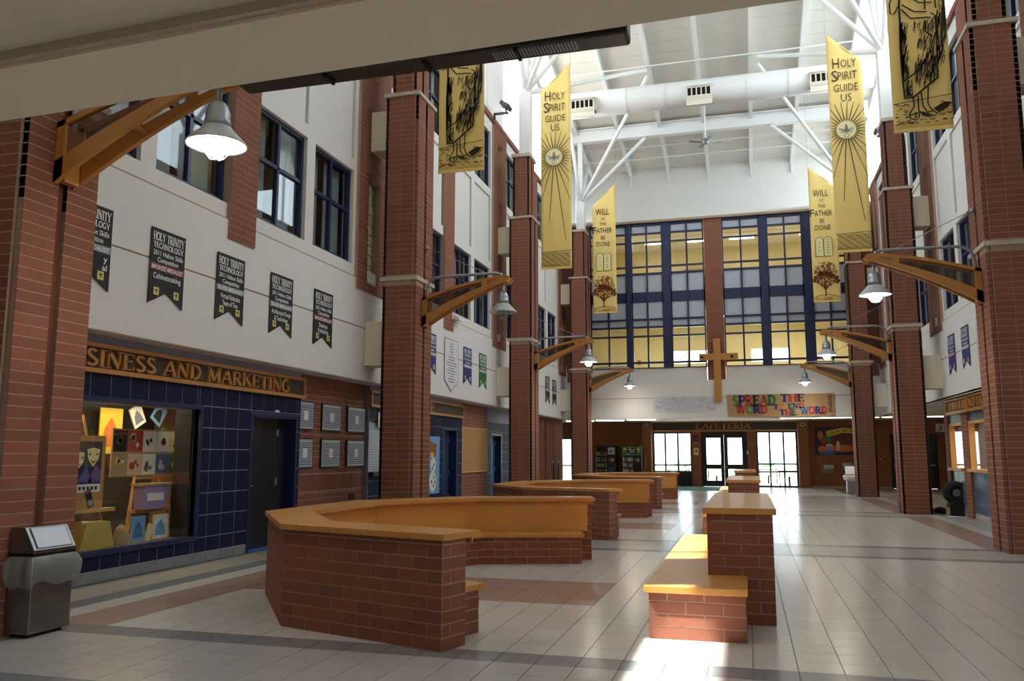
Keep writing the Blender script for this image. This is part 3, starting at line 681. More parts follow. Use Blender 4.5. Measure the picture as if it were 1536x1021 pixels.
# ================================================================ LEFT SHOPFRONTS
XS, XBK = -7.4, -7.5
def rects_minus(y0, y1, z0, z1, holes):
    """split a wall into boxes around holes (y0,y1,z0,z1)"""
    ys = sorted({y0, y1, *[v for h in holes for v in h[:2] if y0 < v < y1]}); out = []
    for a, b in zip(ys[:-1], ys[1:]):
        z = z0
        for h in sorted([h for h in holes if h[0] <= a+1e-6 and h[1] >= b-1e-6], key=lambda h: h[2]):
            if h[2] >= z1 or h[3] <= z: continue
            if h[2] > z+1e-6: out.append((a, b, z, h[2]))
            z = max(z, h[3])
        if z < z1-1e-6: out.append((a, b, z, z1))
    return out
def blue_front(name, label, y0, y1, holes, x=XS, depth=.35, tw=.335, th=.305, sgn=1, tm='blue_tile', base='tile_dark', ph=0, ztop=2.46):
    mb = MB()
    for a, b, z, zt in rects_minus(y0, y1, 0, 2.91, holes): mb.box(x-sgn*depth, x, a, b, z, zt)
    o = mb.build(name, 'grout_blue'); tag(o, kind='structure', label=label, cat='wall')
    zrows = [(.0, .135)]+[(.04+th*k, .04+th*(k+1)) for k in range(0, 9)]
    ncol = int((y1-y0)/tw)+2
    for r, (za, zb) in enumerate(zrows):
        if r == 1: za = .14
        zb = min(zb, ztop)
        if zb-za < .03: continue
        for c in range(-1, ncol):
            a, b = max(y0+(c+ph)*tw, y0), min(y0+(c+1+ph)*tw, y1)
            if b-a < .03: continue
            for p, q, u, v in rects_minus(a, b, za, zb, holes):
                if q-p < .025 or v-u < .02: continue
                piece('base_tile' if r == 0 else 'wall_tile', (x-sgn*.004, (p+q)/2, (u+v)/2), (.016, round(q-p-.013, 3), round(v-u-.013, 3)), base if r == 0 else tm, o)
    # return end facing the camera
    return o
holesA = [(7.0, 10.17, .34, 2.12), (11.45, 12.86, 0, 2.14)]
bf1 = blue_front('wall_shopfront', 'dark blue tiled shopfront under the business and marketing sign', 4.0, 12.95, holesA, ph=.25)
bf2 = blue_front('wall_shopfront', 'dark blue tiled shopfront behind the second brick column', 15.68, 21.5, [(15.7, 18.6, 1.14, 2.2), (20.0, 21.1, 0, 2.17)])
bf3 = blue_front('wall_shopfront', 'dark blue tiled front past the pin board', 23.85, 26.6, [(24.2, 25.3, 0, 2.12)])
# soffit over the shopfront
tag(Bx('ceiling_left_soffit', -7.9, -7.12, YN, YF, 2.9, 2.95, 'soffit'), kind='structure', label='pale soffit above the left shopfronts', cat='ceiling')
# brick between the shopfronts
bw = Bx('wall_brick_panel', XBK-.3, XBK, 12.95, 15.68, 0, 2.91, 'mortar'); tag(bw, kind='structure', label='red brick wall panel carrying six framed plaques', cat='wall')
brick_face((XBK, 12.95), (XBK, 15.68), 1.15, 2.65, bw, ch=.1)
for k in range(27):                                             # soldier courses below and above
    piece('brick', (XBK-.014, 12.96+.1*k+.05, .99), (.04, .091, .29), 'brick', bw)
    piece('brick', (XBK-.014, 12.96+.1*k+.05, 2.78), (.04, .091, .25), 'brick', bw)
lo = MB(); brick_face((XBK, 12.95), (XBK, 15.68), 0, .83, mb=lo); tag(lo.build('bricks', 'brick', bw), kind='stuff')
bw2 = Bx('wall_brick_panel', XS-.35, XS-.05, 21.5, 23.85, 0, 2.91, 'mortar'); tag(bw2, kind='structure', label='red brick wall panel behind the pin board', cat='wall')
lo = MB(); brick_face((XS-.05, 21.5), (XS-.05, 23.85), 0, 2.9, mb=lo); tag(lo.build('bricks', 'brick', bw2), kind='stuff')
bw3 = Bx('wall_brick_panel', XS-.35, XS, 26.6, 34.4, 0, 2.91, 'mortar_dark'); tag(bw3, kind='structure', label='brown brick wall with tall doors past the third column', cat='wall')
lo = MB(); brick_face((XS, 26.6), (XS, 31.2), 0, 2.9, mb=lo, m='brick_dark'); brick_face((XS, 34.1), (XS, 34.4), 0, 2.9, mb=lo); tag(lo.build('bricks', 'brick_dark', bw3), kind='stuff')
wn += 1
dh = MB(); dh.box(XS, XS+.03, 31.2, 31.28, 0, 2.75); dh.box(XS, XS+.03, 34.02, 34.1, 0, 2.75); dh.box(XS, XS+.03, 31.2, 34.1, 2.68, 2.75)
do = dh.build('door_%d' % wn, 'brick_dark'); tag(do, kind='structure', label='pair of tall brown doors with black pulls left of the passage', cat='door')
for a, b, hy in ((31.29, 32.64, 32.3), (32.66, 34.01, 33.2)):
    lf = Bx('door_leaf', XS+.005, XS+.035, a, b, .02, 2.67, 'brick_dark', do)
    Bx('pull_plate', XS+.035, XS+.05, hy-.12, hy+.12, .9, 1.25, 'black', lf); MB().tube([(XS+.05, hy, .5), (XS+.08, hy, .55), (XS+.08, hy, 1.1), (XS+.05, hy, 1.15)], .02, 6).build('pull_bar', 'black', lf)
# backs of the shopfronts
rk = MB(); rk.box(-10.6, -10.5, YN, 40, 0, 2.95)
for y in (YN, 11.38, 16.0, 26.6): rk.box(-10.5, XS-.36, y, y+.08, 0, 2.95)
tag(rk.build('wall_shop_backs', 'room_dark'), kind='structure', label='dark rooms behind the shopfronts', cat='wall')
# ---- sign boards
def sign_board(label, y0, y1, z0, z1, text, ty0, ty1, tz, th, x=XS):
    t = thing('sign_board', (x, y0, z0), label, 'sign')
    Bx('board', x, x+.03, y0+.04, y1-.04, z0+.04, z1-.04, 'sign_board', t)
    Bx('frame_rail', x, x+.06, y0, y1, z1-.05, z1, 'wood_bracket', t); Bx('frame_rail', x, x+.06, y0, y1, z0, z0+.055, 'wood_bracket', t)
    Bx('frame_stile', x, x+.06, y0, y0+.045, z0+.055, z1-.05, 'wood_bracket', t); Bx('frame_stile', x, x+.06, y1-.045, y1, z0+.055, z1-.05, 'wood_bracket', t)
    kx = (ty1-ty0)/slab_width(text); yy = ty0
    for ch in text:
        if ch != ' ':
            mb = MB(FL(yy, tz, x+.03)); slab_letter(mb, ch, 0, 0, th, kx, .035, 1.1); mb.build('letter', 'wood_bracket', t)
        yy += LET[ch][0]*kx
sign_board('long dark sign board with raised wooden letters BUSINESS AND MARKETING', 4.6, 13.0, 2.45, 2.80, 'BUSINESS AND MARKETING', 7.45, 12.47, 2.525, .2)
sign_board('dark sign board ending in RE behind the second brick column', 15.68, 21.5, 2.46, 2.80, 'RE', 18.65, 19.25, 2.53, .2)
# ---- display window of the marketing shop
wn += 1
y0, y1, z0, z1 = 7.0, 10.17, .38, 2.12
fr = MB(); fr.box(XS-.08, XS+.03, y0, y1, z0-.07, z0); fr.box(XS-.08, XS+.03, y0, y1, z1, z1+.06); fr.box(XS-.08, XS+.03, y0-.05, y0, z0-.07, z1+.06); fr.box(XS-.08, XS+.03, y1, y1+.05, z0-.07, z1+.06)
dw = fr.build('window_%d' % wn, 'blue_frame'); tag(dw, kind='structure', label='lit display window of the blue tiled shopfront', cat='window')
Bx('pane', XS-.04, XS-.03, y0, 8.44, z0, z1, 'glass', dw); Bx('pane', XS-.04, XS-.03, 8.45, y1, z0, z1, 'glass', dw)
bxs = MB(); bxs.box(-8.7, -8.65, y0, 11.35, .2, 2.4); bxs.box(-8.7, XS-.36, 11.3, 11.36, .2, 2.4); bxs.box(-8.7, XS-.1, y0-.1, y0-.04, .2, 2.4); bxs.box(-8.7, XS-.36, y0, 11.3, 2.3, 2.36)
tag(bxs.build('wall_display_case', 'kraft'), kind='structure', label='tan lining of the display window', cat='wall')
Bx('display_floor', -8.65, XS-.08, y0-.04, y1, .30, .36, 'cork', dw); Bx('display_floor', -8.65, XS-.37, y1, 11.3, .30, .36, 'cork', dw)
Bx('dark_backing', -8.645, -8.6, y0, 10.75, .36, 2.3, 'room_dark', dw)
Bx('dark_jamb', XS-.35, XS-.085, y1-.05, y1, .36, 2.12, 'black_matte', dw)
tl = thing('display_lamp', (-8.0, 8.6, 2.28), 'warm strip lamp in the top of the display window', 'light')
Bx('housing', -8.1, -7.9, 7.6, 9.9, 2.26, 2.3, 'white', tl); Bx('tube', -8.05, -7.95, 7.65, 9.85, 2.24, 2.26, 'case_lamp', tl)
def lamp_area(x, y, z, sx, sy, e, col=(1, .83, .55), parent=None):
    l = bpy.data.lights.new('lamp', 'AREA'); l.shape = 'RECTANGLE'; l.size = sx; l.size_y = sy; l.energy = e; l.color = col
    o = bpy.data.objects.new('lamp', l); COL.objects.link(o); o.location = (x, y, z); WM[o] = Matrix.Translation((x, y, z))
    return o
lamp_area(-8.0, 9.2, 2.2, .15, 2.6, 20)
_before = set(bpy.data.objects)
def easel(label, y, x, h, w, lean=.12):
    t = thing('easel', (x, y, .36), label, 'easel')
    for s_ in (-1, 1): MB().tube([(x+.12, y+s_*w/2, .36), (x-lean, y+s_*.05, .36+h)], .016, 6).build('leg', 'wood_pale', t)
    MB().tube([(x-.32, y, .36), (x-lean-.02, y, .36+h*.95)], .016, 6).build('rear_leg', 'wood_pale', t)
    return t
# left easel with the theatre poster on a cork board
e1 = easel('wooden easel holding the cork board with theatre poster', 8.12, -7.78, 1.62, .62)
Bx('ledge', -7.74, -7.62, 7.78, 8.5, .8, .84, 'wood_pale', e1)
cbd = thing('cork_board', (-7.7, 8.12, .84), 'tall cork board with purple theatre poster on the left easel', 'board')
Bx('board', -7.69, -7.67, 7.78, 8.42, .84, 1.72, 'cork', cbd)
p = MB(FL(8.1, 1.31, -7.668)); p.fill([(-.26, -.17), (.26, -.17), (.26, .34), (-.26, .34)]); po = p.build('poster', 'violet_dark', cbd)
m1 = MB(FL(8.1, 1.31, -7.666))
for cx, cy, r in ((-.12, .12, .1), (.12, .16, .105)): m1.fill([(cx-r, cy+r*.8), (cx, cy+r), (cx+r, cy+r*.8), (cx+r*.8, cy-r*.3), (cx, cy-r*1.2), (cx-r*.8, cy-r*.3)])
m1.build('mask_print', 'pale_print', po)
m2 = MB(FL(8.1, 1.31, -7.664))
for cx, cy, s_ in ((-.12, .12, -1), (.12, .16, 1)):
    for q in (-1, 1): m2.fill([(cx+q*.03, cy+.02), (cx+q*.075, cy+.045), (cx+q*.07, cy+.01)])
    m2.fill([(cx-.05, cy-.04-.03*(s_ < 0)), (cx, cy-.06+.02*(s_ < 0)), (cx+.05, cy-.04-.03*(s_ < 0)), (cx, cy-.09+.03*(s_ < 0))])
m2.build('mask_features', 'violet_dark', po)
m3 = MB(FL(8.1, 1.31, -7.6655)); m3.fill([(-.12, -.15), (.02, .05), (.12, -.15)]); m3.fill([(.05, -.15), (.17, .06), (.25, -.02), (.25, -.15)]); m3.build('purple_shape', 'purple', po)
m4 = MB(FL(8.1, 1.31, -7.6675)); m4.fill([(-.26, -.27), (.26, -.27), (.26, -.172), (-.26, -.172)]); m4.build('caption_strip', 'paper', po)
m5 = MB(FL(8.1, 1.31, -7.665))
for k in range(7): m5.fill([(-.22+.065*k, -.24), (-.18+.065*k, -.24), (-.18+.065*k, -.2), (-.22+.065*k, -.2)])
m5.build('caption_marks', 'print_dark', po)
for k, (yy, lab) in enumerate(((7.95, 'dark leaflet pinned lower left on the cork board'), (8.23, 'dark leaflet pinned lower right on the cork board'))):
    M = FL(yy, .98, -7.667) @ Matrix.Rotation(.35, 4, 'Z')
    f = MB(M); f.fill([(-.05, -.11), (.05, -.11), (.05, .11), (-.05, .11)]); o = f.build('leaflet', 'black_matte'); tag(o, lab, 'leaflet')
    f = MB(M @ Matrix.Translation((0, 0, .002))); f.fill([(-.04, .075), (.04, .075), (.04, .1), (-.04, .1)]); f.build('red_heading', 'red', o)
    f = MB(M @ Matrix.Translation((0, 0, .002))); f.fill([(-.035, -.09), (.035, -.09), (.035, -.02), (-.035, -.02)]); f.build('grey_photo', 'bar_silver', o)
# right easel with the collage board
e2 = easel('wooden easel holding the wide collage board', 9.2, -8.0, 1.45, .95)
Bx('ledge', -7.95, -7.83, 8.78, 9.72, .72, .76, 'wood_pale', e2); Bx('cross_bar', -7.98, -7.95, 8.9, 9.5, 1.16, 1.19, 'wood_pale', e2)
cl = thing('collage_board', (-7.93, 9.2, 1.2), 'wide board covered with nine small pictures on the right easel', 'board')
Bx('board', -7.95, -7.93, 8.5, 9.92, 1.2, 1.83, 'kraft', cl)
cols = ['black_matte', 'red', 'paper', 'paper', 'pale_print', 'kraft', 'skin_print', 'paper', 'blue_mid', 'green']
random.seed(11)
for k in range(10):
    cx, cy = 8.65+.28*(k % 5), 1.67-.31*(k//5)
    f = MB(FL(cx, cy, -7.928)); f.fill([(-.135, -.14), (.135, -.14), (.135, .14), (-.135, .14)]); q = f.build('picture', cols[k], cl)
    f = MB(FL(cx, cy, -7.926))
    for _ in range(3): f.disc(random.uniform(-.06, .06), random.uniform(-.06, .06), random.uniform(.025, .055), n=9)
    f.build('picture_shape', ['bar_silver', 'paper', 'black_matte', 'red', 'print_dark', 'pale_print', 'print_red', 'text_grey', 'paper', 'pale_print'][k], q)
# things lying in the window
def lump(name, label, cat, c, d, m, seed=0, ns=10, amp=.12):
    random.seed(seed); mb = MB(); prof = []
    vs, fs, n = [], [], 12
    for i in range(6):
        z = i/5; r = math.sqrt(max(.02, 1-(z*.98)**2.2))
        for k in range(n):
            a = 2*math.pi*k/n; j = 1+random.uniform(-amp, amp)
            vs.append((c[0]+d[0]/2*r*j*math.cos(a), c[1]+d[1]/2*r*j*math.sin(a), c[2]+d[2]*z))
    for i in range(5): fs += [(i*n+k, i*n+(k+1) % n, (i+1)*n+(k+1) % n, (i+1)*n+k) for k in range(n)]
    fs += [tuple(range(5*n, 6*n))]
    mb.add(vs, fs); return tag(mb.build(name, m), label, cat)
gb = thing('gold_cloth_box', (-7.55, 8.3, .36), 'box draped in shiny gold cloth at the foot of the left easel', 'box')
MB().prism([(8.08, .36), (8.52, .36), (8.48, .68), (8.13, .7)], -7.62, -7.47, 'x').build('box', 'gold_cloth', gb)
MB().add([(-7.63, 8.04, .37), (-7.455, 8.02, .37), (-7.455, 8.58, .37), (-7.63, 8.6, .37), (-7.625, 8.12, .71), (-7.465, 8.13, .705), (-7.465, 8.5, .69), (-7.625, 8.5, .7)], [(0, 1, 5, 4), (1, 2, 6, 5), (2, 3, 7, 6), (4, 5, 6, 7), (3, 0, 4, 7)]).build('drape', 'gold_cloth', gb)
lump('burlap_bag', 'small tan sack lying right of the gold box', 'bag', (-7.56, 8.78, .365), (.16, .24, .26), 'kraft', 3)
random.seed(21)
for k in range(26):
    c = (-7.58+.035*(k % 4), 7.8+.03*(k//4)+random.uniform(0, .005)+(.0 if k < 16 else .55), .376)
    m = random.choice(['bright_yellow', 'red', 'gold_cloth', 'orange', 'paper', 'gold_cloth'])
    o = piece('wrapped_sweet', c, (.03, .026, .03), m, None); tag(o, 'small wrapped sweet, %s, in the heap on the display floor' % m.replace('_', ' '), 'sweet', 'wrapped sweets in the display window')
def card(name, label, cat, y, z, w_, h, m, tilt=0, x=-7.7, sub=None):
    M = FL(y, z, x) @ Matrix.Rotation(tilt, 4, 'Z')
    f = MB(M); f.box(-w_/2, w_/2, -h/2, h/2, -.01, .01); o = f.build(name, m); tag(o, label, cat)
    if sub:
        g_ = MB(M @ Matrix.Translation((0, 0, .011))); g_.fill([(-w_*.38, -h*.35), (w_*.38, -h*.35), (w_*.2, h*.1), (0, h*.3), (-w_*.3, h*.05)]); g_.build('cover_picture', sub, o)
    return o
card('book', 'blue booklet standing on the display floor', 'book', 9.08, .53, .26, .33, 'sky_blue', 0, sub='blue_mid')
card('book', 'booklet with a blue house picture standing on the display floor', 'book', 9.5, .53, .3, .32, 'paper', 0, sub='sky_blue')
card('folded_paper', 'cream folded paper between the two booklets', 'paper', 9.29, .47, .1, .22, 'pale_print', -.3)
bn = thing('storage_bin', (-7.85, 9.2, .8), 'purple plastic bin on the right easel ledge', 'bin')
MB().prism([(8.98, .77), (9.42, .77), (9.46, 1.08), (8.95, 1.08)], -7.86, -7.7, 'x').build('tub', 'lilac', bn); Bx('lid', -7.88, -7.68, 8.92, 9.5, 1.08, 1.11, 'kraft', bn); Bx('print', -7.699, -7.695, 9.03, 9.36, .88, .98, 'paper', bn)
card('poster', 'yellow poster with orange flower behind the left easel', 'poster', 8.5, 1.78, .42, .62, 'bright_yellow', 0, x=-8.4, sub='orange')
for k, (yy, zz, tl_, m, sm, lab) in enumerate(((8.95, 1.98, .5, 'paper', 'text_grey', 'tilted white booklet hanging in the display window'), (9.35, 2.02, -.6, 'sky_blue', 'print_dark', 'tilted blue booklet hanging in the display window'), (9.5, 1.68, -.35, 'green', 'bright_yellow', 'tilted green booklet hanging in the display window'), (9.85, 1.9, -.7, 'black_matte', 'print_brown', 'tilted black booklet hanging in the display window'))):
    card('booklet', lab, 'booklet', yy, zz, .24, .3, m, tl_, x=-8.35, sub=sm)
card('poster', 'green poster on the right end of the display window', 'poster', 10.05, 1.7, .22, .7, 'green', 0, x=-8.5, sub='skin_print')
card('leaflet_holder', 'small dark leaflet holder right of the purple bin', 'holder', 9.75, .93, .13, .3, 'black_matte', 0, x=-7.95, sub='paper')
# stand the window display where it is seen through the glass
for o in [o for o in bpy.data.objects if o not in _before and o.parent is None]:
    cs_ = [WM[o].translation] if o.type == 'EMPTY' else [WM[o] @ Vector(c) for c in o.bound_box]
    cx_, cy_, cz_ = [sum(c[i] for c in cs_)/len(cs_) for i in range(3)]; f_ = abs(cx_)/7.42-1
    o.location = o.location+Vector((0, cy_*f_, (cz_-1.5)*f_*.9 if cz_ > .95 and o.type != 'EMPTY' else 0))
# ---- doors in the shopfronts
def shop_door(label, y0, y1, z1, x=XS, leaf='door_dark', open_=.0, lite=None):
    global wn
    wn += 1
    fr = MB(); fr.box(x-.3, x+.01, y0, y0+.06, 0, z1); fr.box(x-.3, x+.01, y1-.06, y1, 0, z1); fr.box(x-.3, x+.01, y0+.06, y1-.06, z1-.06, z1)
    o = fr.build('door_%d' % wn, 'blue_frame'); tag(o, kind='structure', label=label, cat='door')
    M = Matrix.Translation((x-.2, y1-.32 if y1-y0 > 1.2 else y1-.08, 0)) @ Matrix.Rotation(open_, 4, 'Z')
    wd = (y1-y0)-(.46 if y1-y0 > 1.2 else .2)
    lf = MB().box(-.045, 0, -wd, 0, .01, z1-.07).build('door_leaf', leaf, o, M=M)
    for z in (.4, 1.05, 1.85): MB().box(.0, .02, -.03, .03, z-.06, z+.06).build('hinge', 'galv', lf, M=M)
    MB().tube([(.0, -wd+.08, 1.0), (.06, -wd+.08, 1.0), (.06, -wd+.2, 1.0)], .012, 6).build('handle', 'galv', lf, M=M)
    if lite: MB().box(.001, .006, -wd+.15, -wd+.33, .95, 1.85).build('vision_panel', lite, lf, M=M)
    if y1-y0 > 1.2: Bx('side_panel', x-.24, x-.2, y1-.32, y1-.06, .01, z1-.06, 'black_matte', o)
    return o
d1 = shop_door('dark open doorway of the marketing shop left of the plaques', 11.45, 12.86, 2.14)
tag(Bx('door_sensor', XS+.01, XS+.04, 12.1, 12.2, 2.17, 2.21, 'paper'), 'small white sensor over the marketing shop door', 'sensor')
shop_door('dark blue door with narrow glass beside the snow poster', 20.0, 21.1, 2.17, leaf='door_blue', lite='pale_print')
d3 = shop_door('blue door with yellow notice past the pin board', 24.2, 25.3, 2.12, leaf='blue_mid', lite='bright_yellow')
tag(Bx('floor_mat', -7.75, XS-.02, 11.5, 12.8, .001, .012, 'blue_mid'), 'blue light painted on the floor inside the marketing shop doorway', 'mat')  # thin blue sheet stands in for blue light on the floor
# ---- framed plaques
n = 0
for zi, (z0, z1) in enumerate(((1.92, 2.43), (1.25, 1.78))):
    for ci, (a, b) in enumerate(((12.97, 13.53), (13.84, 14.58), (14.87, 15.64))):
        t = thing('framed_plaque', (XBK, (a+b)/2, z0), 'framed honour plaque, %s of the %s row on the brick wall' % (['left', 'middle', 'right'][ci], ['upper', 'lower'][zi]), 'plaque', 'framed plaques on the brick wall')
        Bx('frame', XBK+.006, XBK+.035, a, b, z0, z1, 'black', t)
        Bx('mount', XBK+.035, XBK+.04, a+.025, b-.025, z0+.025, z1-.025, 'plaque', t)
        r = MB()
        for k in range(11):
            z = z0+.06+k*(z1-z0-.12)/11
            for p, q in ((a+.05, (a+b)/2-.09), ((a+b)/2+.09, b-.05)) if 3 < k < 8 else ((a+.05, b-.05),): r.box(XBK+.04, XBK+.043, p, q, z, z+.018)
        r.build('name_rows', 'text_grey', t)
        Bx('centre_card', XBK+.04, XBK+.044, (a+b)/2-.07, (a+b)/2+.07, (z0+z1)/2-.08, (z0+z1)/2+.08, 'paper', t)
tag(MB().box(XBK, XBK+.02, 15.05, 15.28, .62, .74).build('wall_outlet', 'black_matte'), 'small dark outlet low on the brick wall below the plaques', 'outlet')
# roller shutter
sh = thing('roller_shutter', (XS-.1, 17.3, 1.14), 'closed pale roller shutter left of the second column', 'shutter')
for k in range(21): piece('slat', (XS-.06, 17.15, 1.165+.05*k), (.03, 2.88, .044), 'plaque', sh)
Bx('guide_box', XS-.14, XS-.02, 15.7, 18.6, 2.16, 2.2, 'black', sh); Bx('counter', XS-.2, XS+.12, 15.7, 18.6, 1.06, 1.14, 'black', sh)
tag(Bx('notice', XS+.013, XS+.018, 16.1, 16.5, 2.06, 2.36, 'paper'), 'white paper notice on the blue tiles over the shutter', 'notice')
# snow poster, pin board
sp = thing('poster', (XS+.02, 19.3, .6), 'tall blue winter poster on the blue tiles beside the door', 'poster')
Bx('sheet', XS+.014, XS+.02, 18.75, 19.75, .55, 1.93, 'sky_blue', sp)
q = MB(FL(19.25, 1.24, XS+.022)); q.disc(.05, -.4, .24, ry=.25); q.disc(.06, .0, .18, ry=.18); q.build('white_rounds', 'paper', sp)
q = MB(FL(19.25, 1.24, XS+.024)); q.disc(-.02, .24, .12, ry=.07); q.build('yellow_patch', 'bright_yellow', sp)
for a, b in ((.1, .0), (.0, -.08), (.12, -.3), (-.04, -.4), (.1, -.5), (.18, -.42)): q = MB(FL(19.25, 1.24, XS+.025)); q.disc(a, b, .04, n=8); q.build('dark_spot', 'violet_dark', sp)
q = MB(FL(19.25, 1.24, XS+.023)); q.fill([(-.4, .2), (.2, .2), (.3, .5), (-.1, .56), (-.45, .62)]); q.build('brown_hill', 'brick_orange', sp)
pb = thing('pin_board', (XS-.03, 22.6, 1.0), 'empty tan cork pin board on the brick wall', 'board')
Bx('cork', XS-.045, XS-.02, 21.55, 23.85, 1.0, 2.23, 'cork', pb)
for z in (1.0, 2.21): Bx('frame_rail', XS-.045, XS-.01, 21.55, 23.85, z, z+.03, 'wood_pale', pb)
for y in (21.55, 23.82): Bx('frame_stile', XS-.045, XS-.01, y, y+.03, 1.03, 2.21, 'wood_pale', pb)
# ---- pennants
def pennant(side, y, w_, z0, z1, m, bar, lines, label, notch=.17, pocket='gold_print'):
    F = (lambda d: FL(y, z1, XL+d)) if side == 'left' else (lambda d: FR(y, z1, XR-d))
    t = thing('pennant', (XL if side == 'left' else XR, y, z0), label, 'pennant', 'award pennants on the long walls')
    h = z1-z0; a = w_/2
    mb = MB(F(.012)); P = [(-a, 0), (-a, -h), (0, -h+notch), (a, -h), (a, 0)]
    mb.add([(x, yy, 0) for x, yy in P]+[(x, yy, .008) for x, yy in P], [(0, 1, 2, 4)[::-1], (2, 3, 4)[::-1], (5, 6, 7, 9), (7, 8, 9)]+[(i, (i+1) % 5, 5+(i+1) % 5, 5+i) for i in range(5)])
    cloth = mb.build('cloth', m, t)
    k = h/.98
    tx = MB(F(.0225)); hd = MB(F(.0225)); fat = 1.25
    slab_line(tx, 'HOLY TRINITY', -a*.9, a*.9, -.155*k, .105*k, 0, fat); slab_line(tx, 'TECHNOLOGY', -a*.88, a*.88, -.25*k, .07*k, 0, fat)
    put_text(tx, '2011 Halton Skills', 0, -.345*k, .065*k, w_*.86, .012); put_text(tx, 'Competition', 0, -.43*k, .065*k, w_*.6, .012)
    if bar:
        b = MB(F(.0215)); b.fill([(-a, -.54*k), (a, -.54*k), (a, -.455*k), (-a, -.455*k)]); b.build('medal_bar', 'bar_silver' if bar == 'SILVER' else 'bar_bronze', t)
        put_text(tx, bar+' MEDALIST', 0, -.525*k, .055*k, w_*.9, .02)
    for i, (s_, al, wd) in enumerate(lines): put_text(tx, s_, 0 if al == 'c' else a*.85, (-.645-.1*i)*k, .075*k, w_*wd, .012, align=al)
    tx.build('lettering', 'text_white', t)
    for s_ in (-1, 1):
        q = MB(F(.0215)); q.fill([(s_*a*.58-.05, -.86*k), (s_*a*.58+.05, -.86*k), (s_*a*.58+.05, -.76*k), (s_*a*.58-.05, -.76*k)]); co = q.build('crest', pocket, t)
        q = MB(F(.0225)); q.stroke([(s_*a*.58, -.84*k), (s_*a*.58, -.78*k)], .014); q.stroke([(s_*a*.58-.025, -.8*k), (s_*a*.58+.025, -.8*k)], .014); q.build('crest_mark', 'print_dark', co)
PZ = (3.36, 4.33)
pennant('left', 7.6, .66, *PZ, 'banner_black', 'SILVER', [('y', 'r', .1), ('al', 'r', .16)], 'black award pennant half hidden by the nearest column')
pennant('left', 8.93, .66, *PZ, 'banner_black', 'BRONZE', [('Cabinetmaking', 'c', .8)], 'black award pennant reading Cabinetmaking')
pennant('left', 10.30, .67, *PZ, 'banner_black', 'SILVER', [('Virtual Robotics', 'c', .7), ('Team of Two', 'c', .55)], 'black award pennant reading Virtual Robotics Team of Two')
pennant('left', 11.68, .67, *PZ, 'banner_black', 'SILVER', [('Architectural Design', 'c', .85), ('& Technology', 'c', .6)], 'black award pennant reading Architectural Design and Technology')
pennant('left', 13.06, .67, *PZ, 'banner_black', 'BRONZE', [('Desktop', 'c', .45), ('Publishing', 'c', .55)], 'black award pennant reading Desktop Publishing')
pennant('left', 18.3, .66, 3.38, 4.33, 'banner_navy', 'SILVER', [], 'blue award pennant just past the second left column')
pennant('left', 21.0, .67, 3.33, 4.31, 'banner_navy', 'SILVER', [], 'blue award pennant between the white and the green ones on the left wall')
pennant('left', 22.35, .65, 3.33, 4.30, 'banner_green', 'SILVER', [], 'green award pennant on the left wall')
pennant('left', 30.35, .66, 3.38, 4.38, 'banner_black', 'SILVER', [], 'nearer of two black pennants past the third left column')
pennant('left', 31.5, .66, 3.36, 4.34, 'banner_black', 'SILVER', [], 'farther of two black pennants past the third left column')
pennant('right', 22.45, .68, 3.46, 4.41, 'banner_navy', 'BRONZE', [], 'farther of two blue pennants on the right wall')
pennant('right', 21.1, .66, 3.47, 4.43, 'banner_navy', 'SILVER', [], 'blue pennant next to the white one on the right wall')
pennant('right', 31.0, .66, 3.4, 4.38, 'banner_navy', 'SILVER', [], 'blue pennant past the second right column')
def shield(side, y, w_, z0, z1, label):
    F = (lambda d: FL(y, z1, XL+d)) if side == 'left' else (lambda d: FR(y, z1, XR-d))
    t = thing('pennant', (XL if side == 'left' else XR, y, z0), label, 'pennant', 'award pennants on the long walls')
    h, a = z1-z0, w_/2; P = [(-a, 0), (-a, -h*.8), (0, -h), (a, -h*.8), (a, 0)]
    mb = MB(F(.012)); mb.prism(P, 0, .008); mb.build('cloth', 'banner_white', t)
    e = MB(F(.0215))
    for i in range(5): e.stroke([P[i], P[(i+1) % 5]], .02)
    e.build('border', 'bar_silver', t)
    g_ = MB(F(.022)); random.seed(int(y*10))
    for k in range(15):
        z = -.12-k*.063*h/1.2; ww = random.uniform(.2, .75)*a
        if k in (0, 4, 9): ww *= .6
        g_ = MB(F(.022)); g_.fill([(-ww, z), (ww, z), (ww, z+.022), (-ww, z+.022)]); g_.build('text_line', 'text_grey', t)
shield('left', 19.72, .98, 3.06, 4.36, 'white pointed banner with grey print on the left wall')
shield('right', 19.6, .95, 3.12, 4.42, 'white pointed banner with grey print on the right wall')
